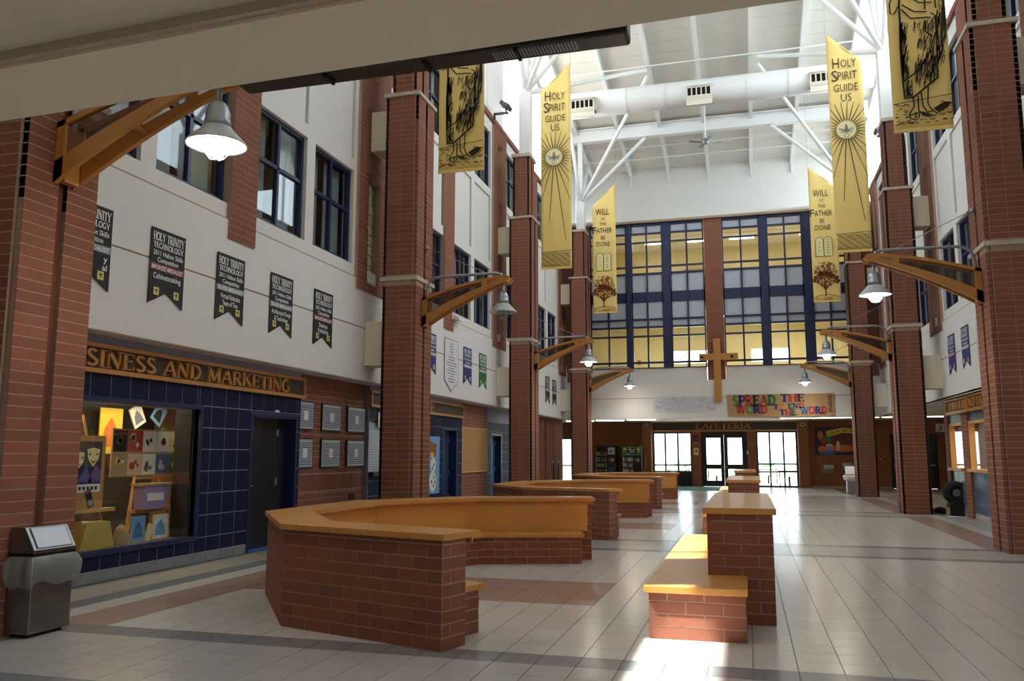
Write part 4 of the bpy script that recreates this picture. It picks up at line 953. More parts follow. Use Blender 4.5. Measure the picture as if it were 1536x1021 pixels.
# ================================================================ BRICK COLUMNS
ORD = ['nearest', 'second', 'third', 'fourth']
def column(side, k, zi0=99, zi1=-1):
    L = side == 'left'; xi, xo = (-5.97, -6.66) if L else (3.78, 4.47); s = 1 if L else -1    # inner and outer face, s points into the hall
    y0, y1 = COLY[k]+.03, COLY[k]+.92
    nm = ORD[k] if L else ['', 'nearest', 'second', 'third'][k]
    t = thing('brick_column', ((xi+xo)/2, (y0+y1)/2, 0), '%s fluted red brick column along the %s side of the hall' % (nm, side), 'column', 'brick columns')
    core, bed, rest = MB(), MB(), MB()
    for z0, z1, ins in ((0, 8.51, 0), (8.58, 10.46, .09)):
        a, b, c, d = min(xi, xo)+ins, max(xi, xo)-ins, y0+ins, y1-ins
        core.box(a+.05, b-.05, c+.05, d-.05, z0, z1)
        nt = .07; g = .05; gy = (c+d)/2
        fronts = [(a+nt, (a+b)/2), ((a+b)/2, b-nt)]
        sides = [(c+nt*.4, gy-g), (gy+g, d-nt*.4)]
        bed.box(a+nt, b-nt, c+.003, c+.06, z0, z1); bed.box(a+nt, b-nt, d-.06, d-.003, z0, z1)
        for p, q in sides:
            bed.box(a+.003, a+.06, p, q, z0, z1); bed.box(b-.06, b-.003, p, q, z0, z1)
        n = int(round((z1-z0)/.1)); ch = (z1-z0)/n
        for r in range(n):
            za, zb = z0+r*ch, z0+(r+1)*ch
            if za < 4.87 and zb > 4.80: continue
            ind = zi0 <= za < zi1 and ins == 0
            zc, hz = (za+zb)/2, round(ch-.011, 3)
            for p, q in fronts:
                dx = round(q-p-.008, 3)
                if ind: piece('brick', ((p+q)/2, c+.03, zc), (dx, .06, hz), 'brick', t)
                else: rest.box((p+q)/2-dx/2, (p+q)/2+dx/2, c, c+.06, zc-hz/2, zc+hz/2)
                rest.box((p+q)/2-dx/2, (p+q)/2+dx/2, d-.06, d, zc-hz/2, zc+hz/2)
            for p, q in sides:
                dy = round(q-p, 3); X_ = (b-.03) if L else (a+.03); Xo = (a+.03) if L else (b-.03)
                if ind: piece('brick', (X_, (p+q)/2, zc), (.06, dy, hz), 'brick', t)
                else: rest.box(X_-.03, X_+.03, (p+q)/2-dy/2, (p+q)/2+dy/2, zc-hz/2, zc+hz/2)
                rest.box(Xo-.03, Xo+.03, (p+q)/2-dy/2, (p+q)/2+dy/2, zc-hz/2, zc+hz/2)
    core.build('core', 'mortar_dark', t); bed.build('mortar_bed', 'mortar', t)
    tag(rest.build('bricks', 'brick', t), kind='stuff')
    for z0, z1, e in ((4.80, 4.87, .035), (8.51, 8.58, .035), (10.46, 10.56, -.05)):
        a, b = min(xi, xo)-e, max(xi, xo)+e
        Bx('stone_band', a, (a+b)/2-.003, y0-e, y1+e, z0, z1, 'stone', t); Bx('stone_band', (a+b)/2+.003, b, y0-e, y1+e, z0, z1, 'stone', t)
    xw = XL if L else XR
    for z0, z1 in ((3.2, 4.06), (7.52, 8.34)): Bx('tie_block', xo+s*.02, xw+s*.001, COLY[k]+.25, COLY[k]+.75, z0, z1, 'cream', t)
    return t
column('left', 0, 0, 3.7); column('left', 1, .6, 7.95); column('left', 2); column('left', 3)
column('right', 1, 0, 7.35); column('right', 2); column('right', 3)

# ================================================================ BRACKET LAMPS
def bracket_lamp(side, k, lit=True):
    L = side == 'left'; xi = -5.965 if L else 3.775; s = 1 if L else -1; yc = COLY[k]+.475
    nm = ORD[k] if L else ['', 'nearest', 'second', 'third'][k]
    t = thing('bracket_lamp', (xi, yc, 4.2), 'curved wooden wall bracket with %s metal bell lamp on the %s %s column' % ('glowing' if lit else 'unlit', nm, side), 'lamp', 'bracket lamps on the columns')
    top = lambda x: 4.5+.367*x/1.64+.05*math.sin(math.pi*min(x, 1.64)/1.64)
    bot = lambda x: 3.93+.62*x-.08*x*x
    it = lambda x: top(x)-.055
    ib = lambda x: bot(x)+.2-.11*x/1.3
    X = lambda x: xi+s*x
    xs = [i*1.62/16 for i in range(17)]
    for dy in (-.13, .09):
        mb = MB()
        y0, y1 = yc+dy, yc+dy+.05
        for a, b in zip(xs[:-1], xs[1:]):
            if b < .09: mb.prism([(X(a), bot(a)), (X(b), bot(b)), (X(b), top(b)), (X(a), top(a))], y0, y1, 'y'); continue
            if a > 1.2 and not 1.25 < a < 1.45: mb.prism([(X(a), bot(a)), (X(b), bot(b)), (X(b), top(b)), (X(a), top(a))], y0, y1, 'y'); continue
            mb.prism([(X(a), it(a)), (X(b), it(b)), (X(b), top(b)), (X(a), top(a))], y0, y1, 'y')
            mb.prism([(X(a), bot(a)), (X(b), bot(b)), (X(b), min(ib(b), it(b)-.02)), (X(a), min(ib(a), it(a)-.02))], y0, y1, 'y')
        mb.prism([(X(0), bot(0)), (X(.09), bot(.09)), (X(.09), top(.09)), (X(0), top(0))], y0, y1, 'y')
        mb.prism([(X(1.62), bot(1.62)), (X(1.72), 4.73), (X(1.77), 4.79), (X(1.72), 4.85), (X(1.62), top(1.62))], y0, y1, 'y')
        mb.build('side_frame', 'wood_bracket', t)
        sc = MB()
        for a, b in zip(xs[:-1], xs[1:]):
            if .05 < a < 1.2: sc.add([(X(a), y0+.025, ib(a)), (X(b), y0+.025, ib(b)), (X(b), y0+.025, it(b)), (X(a), y0+.025, it(a))], [(0, 1, 2, 3)])
        sc.build('mesh_infill', 'screen_perf', t)
    for a, b, z0, z1 in ((.0, .08, 3.95, 4.48), (1.62, 1.7, 4.74, 4.84)): Bx('spacer', X(a), X(b), yc-.08, yc+.09, z0, z1, 'wood_bracket', t)
    for x in (.75,): Bx('spacer', X(x), X(x+.04), yc-.08, yc+.09, bot(x)+.04, bot(x)+.08, 'wood_bracket', t)
    MB().tube([(X(.06), yc, 4.42), (X(.06), yc, 4.66), (X(.1), yc, 4.82), (X(.2), yc, 4.9), (X(.36), yc, 4.92), (X(1.45), yc, 4.93), (X(1.56), yc, 4.9), (X(1.6), yc, 4.82)], .028, 8).build('arm_tube', 'galv', t)
    MB().tube([(X(.0), yc+.1, 5.55), (X(1.3), yc+.05, 4.93)], .007, 5).build('stay_cable', 'galv', t)
    MB().lathe([(0, 0), (.05, 0), (.05, .06), (0, .06)], (X(.02), yc+.05, 5.5), 10).build('cable_anchor', 'galv', t)
    c = (X(1.6), yc, 0)
    m = MB(); m.smooth = True
    m.lathe([(.028, 4.85), (.028, 4.57), (.05, 4.56), (.085, 4.52), (.105, 4.46), (.105, 4.4), (.112, 4.39), (.112, 4.34), (.1, 4.33)], c, 20); m.build('lamp_neck', 'galv', t)
    m = MB(); m.smooth = True
    m.lathe([(.1, 4.33), (.125, 4.325), (.14, 4.3), (.25, 4.19), (.262, 4.17), (.262, 4.158), (.245, 4.175), (.13, 4.29), (.09, 4.3)], c, 28); m.build('lamp_shade', 'shade', t)
    m = MB(); m.smooth = True
    m.lathe([(.085, 4.3), (.095, 4.2), (.09, 4.13), (.065, 4.08), (.03, 4.055), (.001, 4.05)], c, 16); m.build('globe', 'lamp_globe' if lit else 'globe_off', t)
    g = MB()
    for a in range(4):
        u, v = math.cos(a*math.pi/4), math.sin(a*math.pi/4)
        g.tube([(c[0]+u*q, c[1]+v*q, z) for q, z in ((-.11, 4.2), (-.105, 4.1), (-.06, 4.045), (0, 4.03), (.06, 4.045), (.105, 4.1), (.11, 4.2))], .005, 5)
    g.build('wire_guard', 'galv', t)
    if lit:
        l = bpy.data.lights.new('bulb', 'SPOT'); l.energy = 45; l.shadow_soft_size = .1; l.color = (1, .95, .88); l.spot_size = 2.6; l.spot_blend = .6
        o = bpy.data.objects.new('bulb', l); COL.objects.link(o); o.location = (c[0], c[1], 4.03)
for k in (0, 1, 2, 3): bracket_lamp('left', k, k != 1)
for k in (1, 2, 3): bracket_lamp('right', k)

# ================================================================ ROOF STEEL, DUCT, FAN
NZ = {1: 13.5, 2: 12.63, 3: 11.75}
for side in ('left', 'right'):
    for k in (1, 2, 3):
        mx = (lambda x: x) if side == 'left' else (lambda x: -2.21-x)
        y = COLY[k]+.475; nz = NZ[k]; px_, gz = mx(-6.25), deckz(y)-.62
        t = thing('steel_tree', (px_, y, 10.56), 'white branching steel post standing on the %s %s column' % (ORD[k] if side == 'left' else ['', 'nearest', 'second', 'third'][k], side), 'post', 'steel posts under the roof')
        Bx('post', px_-.17, px_+.17, y-.17, y+.17, 10.56, nz-.05, 'steel_white', t); Bx('post_head', px_-.09, px_+.09, y-.09, y+.09, nz-.05, gz, 'steel_white', t)
        ends = [(mx(-3.55), y, gz-.02), (mx(-3.05), y-3.6 if k > 1 else y-3, None), (mx(-3.05), y+(4.95 if k == 2 else 3.4), None), (mx(-6.3), y-2.6, None), (mx(-6.3), y+2.2, None)]
        for ex, ey, ez in ends:
            if ey > 36: continue
            ez = ez or deckz(ey)-.3
            MB().tube([(px_, y, nz), (ex, ey, ez)], .07, 10).build('strut', 'steel_white', t)
        MB().lathe([(0, -.12), (.14, -.08), (.14, .08), (0, .12)], (px_, y, nz), 12).build('node', 'steel_white', t)
for k in (1, 2, 3):
    y = COLY[k]+.475; z = deckz(y)
    g = MB(); g.box(-7.1, 4.9, y-.15, y+.15, z-.64, z-.59); g.box(-7.1, 4.9, y-.15, y+.15, z-.14, z-.09); g.box(-7.1, 4.9, y-.02, y+.02, z-.6, z-.1)
    tag(g.build('roof_girder', 'steel_white'), 'white steel roof girder spanning the hall over the %s pair of columns' % ORD[k], 'girder', 'roof girders')
du = thing('air_duct', (-1.1, 27.6, 13.6), 'big round white air duct crossing under the roof with grilles', 'duct')
m = MB(); m.smooth = True; m.tube([(-7.05, 27.6, 13.62), (4.87, 27.6, 13.62)], .44, 32); m.build('duct_pipe', 'steel_white', du)
for i in range(9): 
    m = MB(); x = -6.2+i*1.32; m.tube([(x-.015, 27.6, 13.62), (x+.015, 27.6, 13.62)], .45, 32); m.build('seam_ring', 'steel_white', du)
for x in (-5.05, -1.12, 2.78):
    q = MB(); q.box(x-.42, x+.42, 27.08, 27.4, 13.2, 13.26); q.box(x-.42, x+.42, 27.06, 27.1, 13.26, 13.32); q.box(x-.42, x+.42, 27.06, 27.1, 13.59, 13.64); q.box(x-.42, x+.42, 27.06, 27.4, 13.62, 13.68)
    for i in range(6): xx = x-.40+i*.155; q.box(xx-.012, xx+.025, 27.06, 27.1, 13.32, 13.59)
    q.box(x-.42, x-.39, 27.1, 27.4, 13.2, 13.68); q.box(x+.39, x+.42, 27.1, 27.4, 13.2, 13.68)
    g = q.build('grille', 'cream', du); Bx('dark_throat', x-.4, x+.4, 27.12, 27.14, 13.34, 13.6, 'black_matte', g)
    Bx('grille_apron', x-.42, x+.42, 27.1, 27.14, 13.0, 13.2, 'cream', du)
fy, fxx, fz = 31.0, -1.1, 13.15
fn = thing('ceiling_fan', (fxx, fy, fz), 'small ceiling fan hanging on a long rod below the far roof', 'fan')
MB().tube([(fxx, fy, deckz(fy)-.3), (fxx, fy, fz+.1)], .025, 8).build('rod', 'steel_white', fn)
MB().lathe([(0, -.1), (.1, -.08), (.13, 0), (.1, .1), (.03, .16), (0, .16)], (fxx, fy, fz), 16).build('motor', 'galv', fn)
for k in range(4):
    a = .35+k*math.pi/2; u = Vector((math.cos(a), math.sin(a), 0)); v = Vector((-u.y, u.x, 0)); c = Vector((fxx, fy, fz-.02))
    P = [c+u*.12-v*.04, c+u*.62-v*.07, c+u*.62+v*.07+Vector((0, 0, .03)), c+u*.12+v*.04+Vector((0, 0, .02))]
    MB().add([tuple(p) for p in P]+[tuple(p+Vector((0, 0, .012))) for p in P], [(3, 2, 1, 0), (4, 5, 6, 7), (0, 1, 5, 4), (1, 2, 6, 5), (2, 3, 7, 6), (3, 0, 4, 7)]).build('blade', 'galv', fn)
for lab, x, y, z, s in (('black floodlight on an arm over the left cornice', XL+.05, 23.2, ZT+.05, 1), ('black floodlight on an arm over the right cornice', XR-.05, 28.2, ZT+.05, -1)):
    t = thing('floodlight', (x, y, z), lab, 'light')
    MB().box(x, x+s*.45, y-.03, y+.03, z, z+.06).box(x, x+s*.05, y-.03, y+.03, z-.15, z+.06).build('arm', 'black', t)
    M = Matrix.Translation((x+s*.38, y, z+.25)) @ Matrix.Rotation(s*.6, 4, 'Y')
    MB().box(-.16, .16, -.2, .2, -.06, .06).build('head', 'black', t, .02, M); Bx('yoke', x+s*.36, x+s*.4, y-.03, y+.03, z+.06, z+.22, 'black', t)
t = thing('wall_horn', (XL, 19.95, 4.95), 'small white alarm light on the sill of the left wall', 'alarm'); Bx('backplate', XL-.03, XL+.04, 19.7, 20.2, 4.9, 5.06, 'paper', t); MB().prism([(XL+.04, 4.9), (XL+.2, 4.86), (XL+.2, 4.93), (XL+.04, 5.02)], 19.75, 20.15, 'y').build('lens', 'steel_white', t)

# ================================================================ YELLOW CLOTH BANNERS
def cloth_banner(x0, x1, y, zb, zl, zr, label):
    t = thing('cloth_banner', ((x0+x1)/2, y, zb), label, 'banner', 'tall yellow cloth banners')
    nx, nz = 10, 40; vs, fs = [], []
    for j in range(nz+1):
        for i in range(nx+1):
            u, v = i/nx, j/nz; zt = zl+(zr-zl)*u; z = zb+(zt-zb)*v
            vs.append((x0+(x1-x0)*u, y+.012*math.sin(u*9+v*3)*(.3+v)+.01*math.sin(v*17), z))
    for j in range(nz):
        for i in range(nx): a = j*(nx+1)+i; fs.append((a, a+1, a+nx+2, a+nx+1))
    m = MB(); m.smooth = True; m.add(vs, fs); o = m.build('cloth', 'yellow', t)
    sm = o.modifiers.new('thick', 'SOLIDIFY'); sm.thickness = .006
    Bx('hem_bar', x0, x1, y-.012, y+.012, zb-.04, zb+.02, 'yellow', t)
    MB().tube([(x0, y, zl), (x1, y, zr)], .018, 6).build('top_rod', 'yellow', t)
    xh, zh = (x1, zr) if zr > zl else (x0, zl)
    MB().tube([(xh, y, zh), (xh, y, deckz(y)+.02)], .005, 5).build('hanging_wire', 'galv', t)
    return t, lambda dz=.0: FF(x0, y-.03-dz, zb)
def draw_figure(t, F):
    k = .00279; q = lambda x, yy: ((x-82)*k, (965-yy)*k)
    robe = [(150, 290), (143, 450), (145, 670), (150, 775), (200, 770), (250, 730), (300, 690), (335, 665), (337, 560), (350, 550), (372, 490), (370, 440), (390, 420), (395, 330), (392, 180), (370, 60), (330, 0), (200, 0), (165, 60), (150, 180)]
    dk = MB(F(.0)); Wd = .034
    dk.stroke([q(*p) for p in robe+[robe[0]]], Wd)
    dk.fill([q(*p) for p in [(150, 290), (162, 300), (156, 450), (160, 600), (150, 660), (145, 670), (143, 450)]]); dk.fill([q(*p) for p in [(380, 230), (392, 200), (392, 330), (372, 420), (362, 430)]])
    for ln in ([(150, 180), (120, 235), (98, 230), (97, 170), (120, 100), (165, 60)], [(145, 670), (230, 610), (300, 500), (340, 380)], [(160, 210), (210, 275), (290, 280), (320, 285)], [(165, 180), (230, 235), (300, 245)], [(320, 255), (345, 275), (320, 310)], [(345, 280), (340, 560)], [(290, 300), (285, 370), (320, 400)], [(200, 130), (260, 180), (330, 190)], [(300, 20), (290, 230)], [(340, 40), (350, 230)], [(370, 260), (350, 360), (355, 540)]): dk.stroke([q(*p) for p in ln], .024)
    random.seed(5)
    for _ in range(240):
        x = random.choice([random.uniform(152, 185), random.uniform(240, 335), random.uniform(345, 388), random.uniform(155, 330)]); yy = random.uniform(20, 560) if x > 340 else random.uniform(290, 640)
        if x < 340 and 185 < x < 240 and yy > 330: continue
        l = random.uniform(25, 70); dk.stroke([q(x, yy), q(x-6-l*.1, yy+l)], [.016, .006])
    for _ in range(80):
        x = random.uniform(155, 195); yy = random.uniform(655, 755); dk.stroke([q(x, yy), q(x, yy+20)], .008)
    for _ in range(110):
        x = random.uniform(215, 330); yy = random.uniform(540, 690)-(x-215)*.2; l = 40; dk.stroke([q(x, yy), q(x-5, yy+l)], [.012, .004])
    for ln in ([(195, 770), (197, 830), (170, 870), (172, 900), (205, 915), (222, 890), (220, 840), (222, 765)], [(240, 745), (245, 830), (270, 880), (300, 898), (320, 885), (285, 850), (272, 815), (280, 715)], [(175, 880), (215, 870)], [(200, 905), (205, 865)], [(270, 870), (300, 865)]): dk.stroke([q(*p) for p in ln], .022)
    dk.fill([q(*p) for p in [(222, 860), (255, 870), (290, 905), (240, 890)]]); dk.fill([q(*p) for p in [(300, 850), (350, 825), (400, 820), (380, 850), (330, 880)]])
    dk.stroke([q(85, 805), q(250, 788), q(410, 772)], .012)
    for _ in range(110):
        x, yy = random.uniform(88, 395), random.uniform(805, 935)
        if 165 < x < 325 and yy < 915: continue
        dk.stroke([q(x, yy), q(x+random.uniform(8, 22), yy-3)], .014)
    hd = [(cx*k, (965+cy)*k) for cx, cy in ((0, 0),)]
    ox, oy = q(262, -70); dk.stroke([(ox+.17*math.cos(a/10*math.pi*2), oy+.24*math.sin(a/10*math.pi*2)) for a in range(11)], .02)
    dk.build('woodcut_print', 'print_dark', t)
def draw_spirit(t, F, h):
    k = .92/131; q = lambda x, yy: ((x-186)*k, (1208-yy)*k)      # from the picture grid of the left banner
    tx = MB(F())
    for s_, x, y_, hh, ww in (('H', 218, 475, .32, .17), ('OLY', 264, 472, .24, .4), ('S', 211, 527, .33, .16), ('PIRIT', 258, 523, .25, .5), ('GUIDE', 250, 570, .22, .62), ('US', 250, 612, .23, .27)):
        px_, py_ = q(x, y_); put_text(tx, s_, px_+.0, py_, hh, ww, -.004)
    tx.build('lettering', 'print_dark', t)
    cx, cy = q(244, 728); r = MB(F())
    for i in range(30):
        a = 2*math.pi*i/30+.03; ln = .8 if -math.sin(a) < .35 else (1.4 if -math.sin(a) < .8 else 2.6 if i % 2 else 2.0)
        if abs(math.cos(a)) > .7: ln = .5
        x1 = cx+ln*math.cos(a); x1c = min(max(x1, .02), .90); sc = (x1c-cx)/(x1-cx) if abs(x1-cx) > 1e-6 else 1
        r.stroke([(cx+.27*math.cos(a), cy+.27*math.sin(a)), (cx+ln*sc*math.cos(a), cy+ln*sc*math.sin(a))], [.026, .012])
    r.build('ray_print', 'print_dark', t); r = MB(F())
    for k_ in range(9):                                            # waves
        z = .06+.045*k_; r.stroke([(.03+.86*i/24, z+.016*math.sin(i*1.1+k_*1.7)) for i in range(25)], .013)
    r.stroke([(.0, .46), (.92, .5)], .016)
    r.build('wave_print', 'print_dark', t)
    d = MB(F()); d.disc(cx, cy, .25, n=28); d.build('white_disc', 'pale_print', t)
    e = MB(F(.003)); s = 1
    e.stroke([(cx+.26*math.cos(a*math.pi/14), cy+.26*math.sin(a*math.pi/14)) for a in range(29)], .01)
    e.fill([(cx-.03, cy+.12), (cx, cy+.16), (cx+.03, cy+.12), (cx+.05, cy-.04), (cx, cy-.1), (cx-.05, cy-.04)])
    for s in (-1, 1):
        for i in range(4): e.stroke([(cx+s*.04, cy+.0-.02*i), (cx+s*(.2-.015*i), cy+.06-.045*i)], .016)
    e.stroke([(cx+.06*math.cos(a*math.pi/8), cy-.16+.06*math.sin(a*math.pi/8)) for a in range(17)], .014)
    e.build('dove_print', 'text_grey', t)
def draw_father(t, F):
    k = .93/160; q = lambda x, yy: ((x-47)*k, (965-yy)*k)
    tx = MB(F())
    for s_, x, y_, hh, ww in (('WILL', 118, 282, .27, .54), ('OF', 120, 320, .12, .16), ('THE', 121, 357, .14, .26), ('F', 62, 415, .3, .16), ('ATHER', 130, 412, .23, .62), ('BE', 121, 458, .17, .16), ('DONE', 122, 505, .2, .54)):
        a, b = q(x, y_); put_text(tx, s_, a, b, hh, ww, -.004)
    tx.build('lettering', 'print_dark', t)
    for xx, yy, hw in [(97, v, .025) for v in (590, 615, 640)]+[(147, v, .045) for v in (568, 585, 602, 619, 636, 653)]:
        a, b = q(xx, yy); mk_ = MB(F(.002)); mk_.stroke([(a-hw, b), (a+hw, b)], .018); mk_.build('tablet_mark', 'print_dark', t)
    tb, ob = MB(F(-.001)), MB(F(.002))
    for x0, x1 in ((73, 121), (123, 173)):
        (a, b0), (c, _) = q(x0, 677), q(x1, 677); top = q(0, 575)[1]; r = (c-a)/2
        P = [(a, b0), (c, b0), (c, top)]+[(a+r+r*math.cos(i*math.pi/10), top+r*math.sin(i*math.pi/10)*.9) for i in range(1, 10)]+[(a, top)]
        tb.fill(P); ob.stroke(P+[P[0]], .016)
    tb.build('tablets', 'pale_print', t); ob.build('tablet_outline', 'print_dark', t)
    tr, lf, lr = MB(F()), MB(F(.001)), MB(F(.002)); random.seed(8)
    def br(p, a, l, w_, d):
        e = (p[0]+l*math.cos(a), p[1]+l*math.sin(a)); tr.stroke([p, e], [w_, w_*.6])
        if d == 0:
            for _ in range(3):
                x, y_ = e[0]+random.uniform(-.05, .05), e[1]+random.uniform(-.05, .06); b = random.uniform(0, 3)
                (lr if random.random() < .45 else lf).stroke([(x, y_), (x+.05*math.cos(b), y_+.05*math.sin(b))], .028)
            return
        for s in (-1, 0, 1): br(e, a+s*random.uniform(.3, .6)+random.uniform(-.1, .1), l*random.uniform(.62, .8), w_*.65, d-1)
    b0 = q(122, 935); br(b0, math.pi/2, .26, .05, 1); br((b0[0], b0[1]+.24), 2.2, .22, .035, 3); br((b0[0], b0[1]+.24), .95, .22, .035, 3); br((b0[0], b0[1]+.26), 1.6, .24, .035, 3)
    for _ in range(260):
        a, rr = random.uniform(0, 6.28), math.sqrt(random.random()); c0 = q(125, 795); x, y_ = c0[0]+.42*rr*math.cos(a), c0[1]+.48*rr*math.sin(a); b = random.uniform(0, 3)
        (lr if random.random() < .4 else lf).stroke([(x, y_), (x+.055*math.cos(b), y_+.055*math.sin(b))], .024)
    tr.stroke([q(50, 945), q(85, 930), q(122, 925), q(165, 930), q(205, 945)], .02)
    for _ in range(26): x, yy = random.uniform(55, 195), random.uniform(938, 958); tr.stroke([q(x, yy), q(x+9, yy+2)], .014)
    tr.build('tree_print', 'print_brown', t); lf.build('leaf_print', 'print_dark', t); lr.build('red_leaf_print', 'print_red', t)
t, F = cloth_banner(-5.52, -4.60, 14.5, 6.86, 12.3, 13.1, 'yellow banner with robed figure woodcut by the second left column'); draw_figure(t, F)
t, F = cloth_banner(2.54, 3.44, 14.5, 6.82, 13.1, 12.3, 'yellow banner with robed figure woodcut by the nearest right column'); draw_figure(t, F)
t, F = cloth_banner(-5.66, -4.74, 23.5, 6.93, 12.36, 13.2, 'yellow Holy Spirit guide us banner by the third left column'); draw_spirit(t, F, 5)
t, F = cloth_banner(2.51, 3.40, 23.5, 6.91, 13.1, 12.19, 'yellow Holy Spirit guide us banner by the second right column'); draw_spirit(t, F, 5)
t, F = cloth_banner(-5.70, -4.76, 32.5, 7.09, 11.43, 12.3, 'yellow Will of the Father be done banner by the fourth left column'); draw_father(t, F)
t, F = cloth_banner(2.57, 3.52, 32.3, 7.11, 12.24, 11.4, 'yellow Will of the Father be done banner by the third right column'); draw_father(t, F)

# ================================================================ BENCHES
def isect(p, d, q, e):
    k = d[0]*e[1]-d[1]*e[0]; s = ((q[0]-p[0])*e[1]-(q[1]-p[1])*e[0])/k; return (p[0]+d[0]*s, p[1]+d[1]*s)
def offset_path(P, d, ext):
    lines = []
    for a, b in zip(P[:-1], P[1:]):
        v = Vector((b[0]-a[0], b[1]-a[1])).normalized(); n = Vector((v.y, -v.x)); lines.append(((a[0]+n.x*d, a[1]+n.y*d), (v.x, v.y)))
    (a, v), (b, w_) = lines[0], lines[-1]; ln = math.dist(P[-2], P[-1])
    out = [(a[0]-v[0]*ext, a[1]-v[1]*ext)]
    for l, m in zip(lines[:-1], lines[1:]): out.append(isect(*l, *m))
    return out+[(b[0]+w_[0]*(ln+ext), b[1]+w_[1]*(ln+ext))]
def curved_bench(dx, dy, label, mode):
    s18, c18, s54, c54 = [f(math.radians(a)) for a in (18, 54) for f in (math.sin, math.cos)]
    a = 1.8; P = [(-2.3+dx, 6.25+dy)]
    for ux, uy, l in ((-c18, s18, a), (-c54, s54, a), (0, 1, 2.2), (c54, s54, a), (c18, s18, a)): P.append((P[-1][0]+ux*l, P[-1][1]+uy*l))
    xe = 0
    t = thing('curved_bench', ((P[2][0]+P[3][0])/2+1, (P[2][1]+P[3][1])/2, 0), label, 'bench', 'curved brick benches')
    O_ = offset_path(P, 0, xe); I = offset_path(P, .3, xe); ZC = .835
    def ring(A, B, z0, z1, name, m, bevel=0, split=False):
        for i in range(5):
            MB().prism([A[i], B[i], B[i+1], A[i+1]], z0, z1).build(name, m, t, bevel)
    core = MB()
    for i in range(5): core.prism([O_[i], I[i], I[i+1], O_[i+1]], 0, ZC)
    Sf, Si = offset_path(P, .76, -.2), offset_path(P, .3, -.2)
    for i in range(5): core.prism([Si[i], Sf[i], Sf[i+1], Si[i+1]], 0, .36)
    core.build('core', 'mortar', t)
    stuff = MB()
    def faces(p, q, z0, z1, ind, off=0, L=.3):
        if ind: brick_face(p, q, z0, z1, t, off=off, L=L)
        else: brick_face(p, q, z0, z1, mb=stuff, off=off, L=L)
    for i in range(5): faces(O_[i+1], O_[i], 0, ZC, mode and i in (0, 1), i % 2)
    faces(O_[0], I[0], 0, ZC, mode, 0, .21); faces(I[5], O_[5], 0, ZC, mode, 0, .21)
    for i in range(5): faces(Sf[i], Sf[i+1], 0, .36, mode and i > 2, i % 2)
    faces(Si[0], Sf[0], 0, .36, mode); faces(Sf[5], Si[5], 0, .36, mode)
    faces(I[0], Si[0], 0, ZC, mode); faces(Si[5], I[5], 0, ZC, mode)
    if stuff.f: tag(stuff.build('bricks', 'brick', t), kind='stuff')
    ring(offset_path(P, -.035, xe+.035), offset_path(P, .45, xe+.035), ZC, .885, 'cap_board', 'wood', .004)
    ring(offset_path(P, .305, -.06), offset_path(P, .34, -.06), .41, ZC-.03, 'back_panel', 'wood_panel')
    ring(offset_path(P, .35, xe+.02), offset_path(P, .37, xe+.02), ZC-.045, ZC, 'cap_moulding', 'wood')
    ring(offset_path(P, .31, -.16), offset_path(P, .80, -.16), .36, .41, 'seat_board', 'wood', .004)
    return t
curved_bench(0, 0, 'nearest curved brick and maple bench, big in the foreground', True)
curved_bench(-.08, 8.72, 'second curved brick and maple bench, in the middle of the row', True)
curved_bench(-.14, 17.5, 'farthest curved brick and maple bench near the cafeteria', False)
def straight_bench(dx, yf, label, mode):
    t = thing('straight_bench', (-.3+dx, yf+1, 0), label, 'bench', 'straight brick benches')
    xa, xb, yb, sx, sy = -.38+dx, .2+dx, yf+3.1, -.83+dx, yf-.78
    core = MB(); core.box(xa+.006, xb-.006, yf+.006, yb-.006, 0, .965); core.box(sx+.006, -.056+dx, sy+.006, yf, 0, .37); core.box(sx+.006, xa, yf, yb+.75, 0, .37); core.box(xa, -.06+dx, yb, yb+.75, 0, .37)
    core.build('core', 'mortar', t); stuff = MB()
    def faces(p, q, z0, z1, ind=True, off=0):
        if ind and mode: brick_face(p, q, z0, z1, t, off=off, proud=-.002)
        else: brick_face(p, q, z0, z1, mb=stuff, off=off, proud=-.002)
    faces((xa, yf), (xb, yf), 0, .965); faces((xb, yf), (xb, yb), 0, .965, False); faces((xb, yb), (xa, yb), 0, .965, False); faces((xa, yb), (xa, yf), .42, .965, True)
    faces((sx, sy), (-.05+dx, sy), 0, .37); faces((-.05+dx, sy), (-.05+dx, yf), 0, .37, False); faces((sx, yb+.75), (sx, sy), 0, .37)
    faces((-.05+dx, yb), (-.05+dx, yb+.75), 0, .37, False); faces((-.05+dx, yb+.75), (sx, yb+.75), 0, .37, False)
    tag(stuff.build('bricks', 'brick', t), kind='stuff')
    Bx('cap_board', xa-.03, xb+.03, yf-.03, yb+.03, .965, 1.02, 'wood', t, .004)
    Bx('seat_board', sx-.035, -.035+dx, sy-.035, yf-.001, .37, .425, 'wood', t, .004); Bx('seat_board', sx-.035, xa-.001, yf, yb, .37, .425, 'wood', t, .004); Bx('seat_board', sx-.035, -.035+dx, yb+.001, yb+.785, .37, .425, 'wood', t, .004)
straight_bench(0, 7.97, 'nearest straight brick bench with tall brick back, in the sun', True)
straight_bench(0, 16.75, 'second straight brick bench behind the sunlit one', True)
straight_bench(.0, 26.0, 'farthest straight brick bench in front of the doors', False)
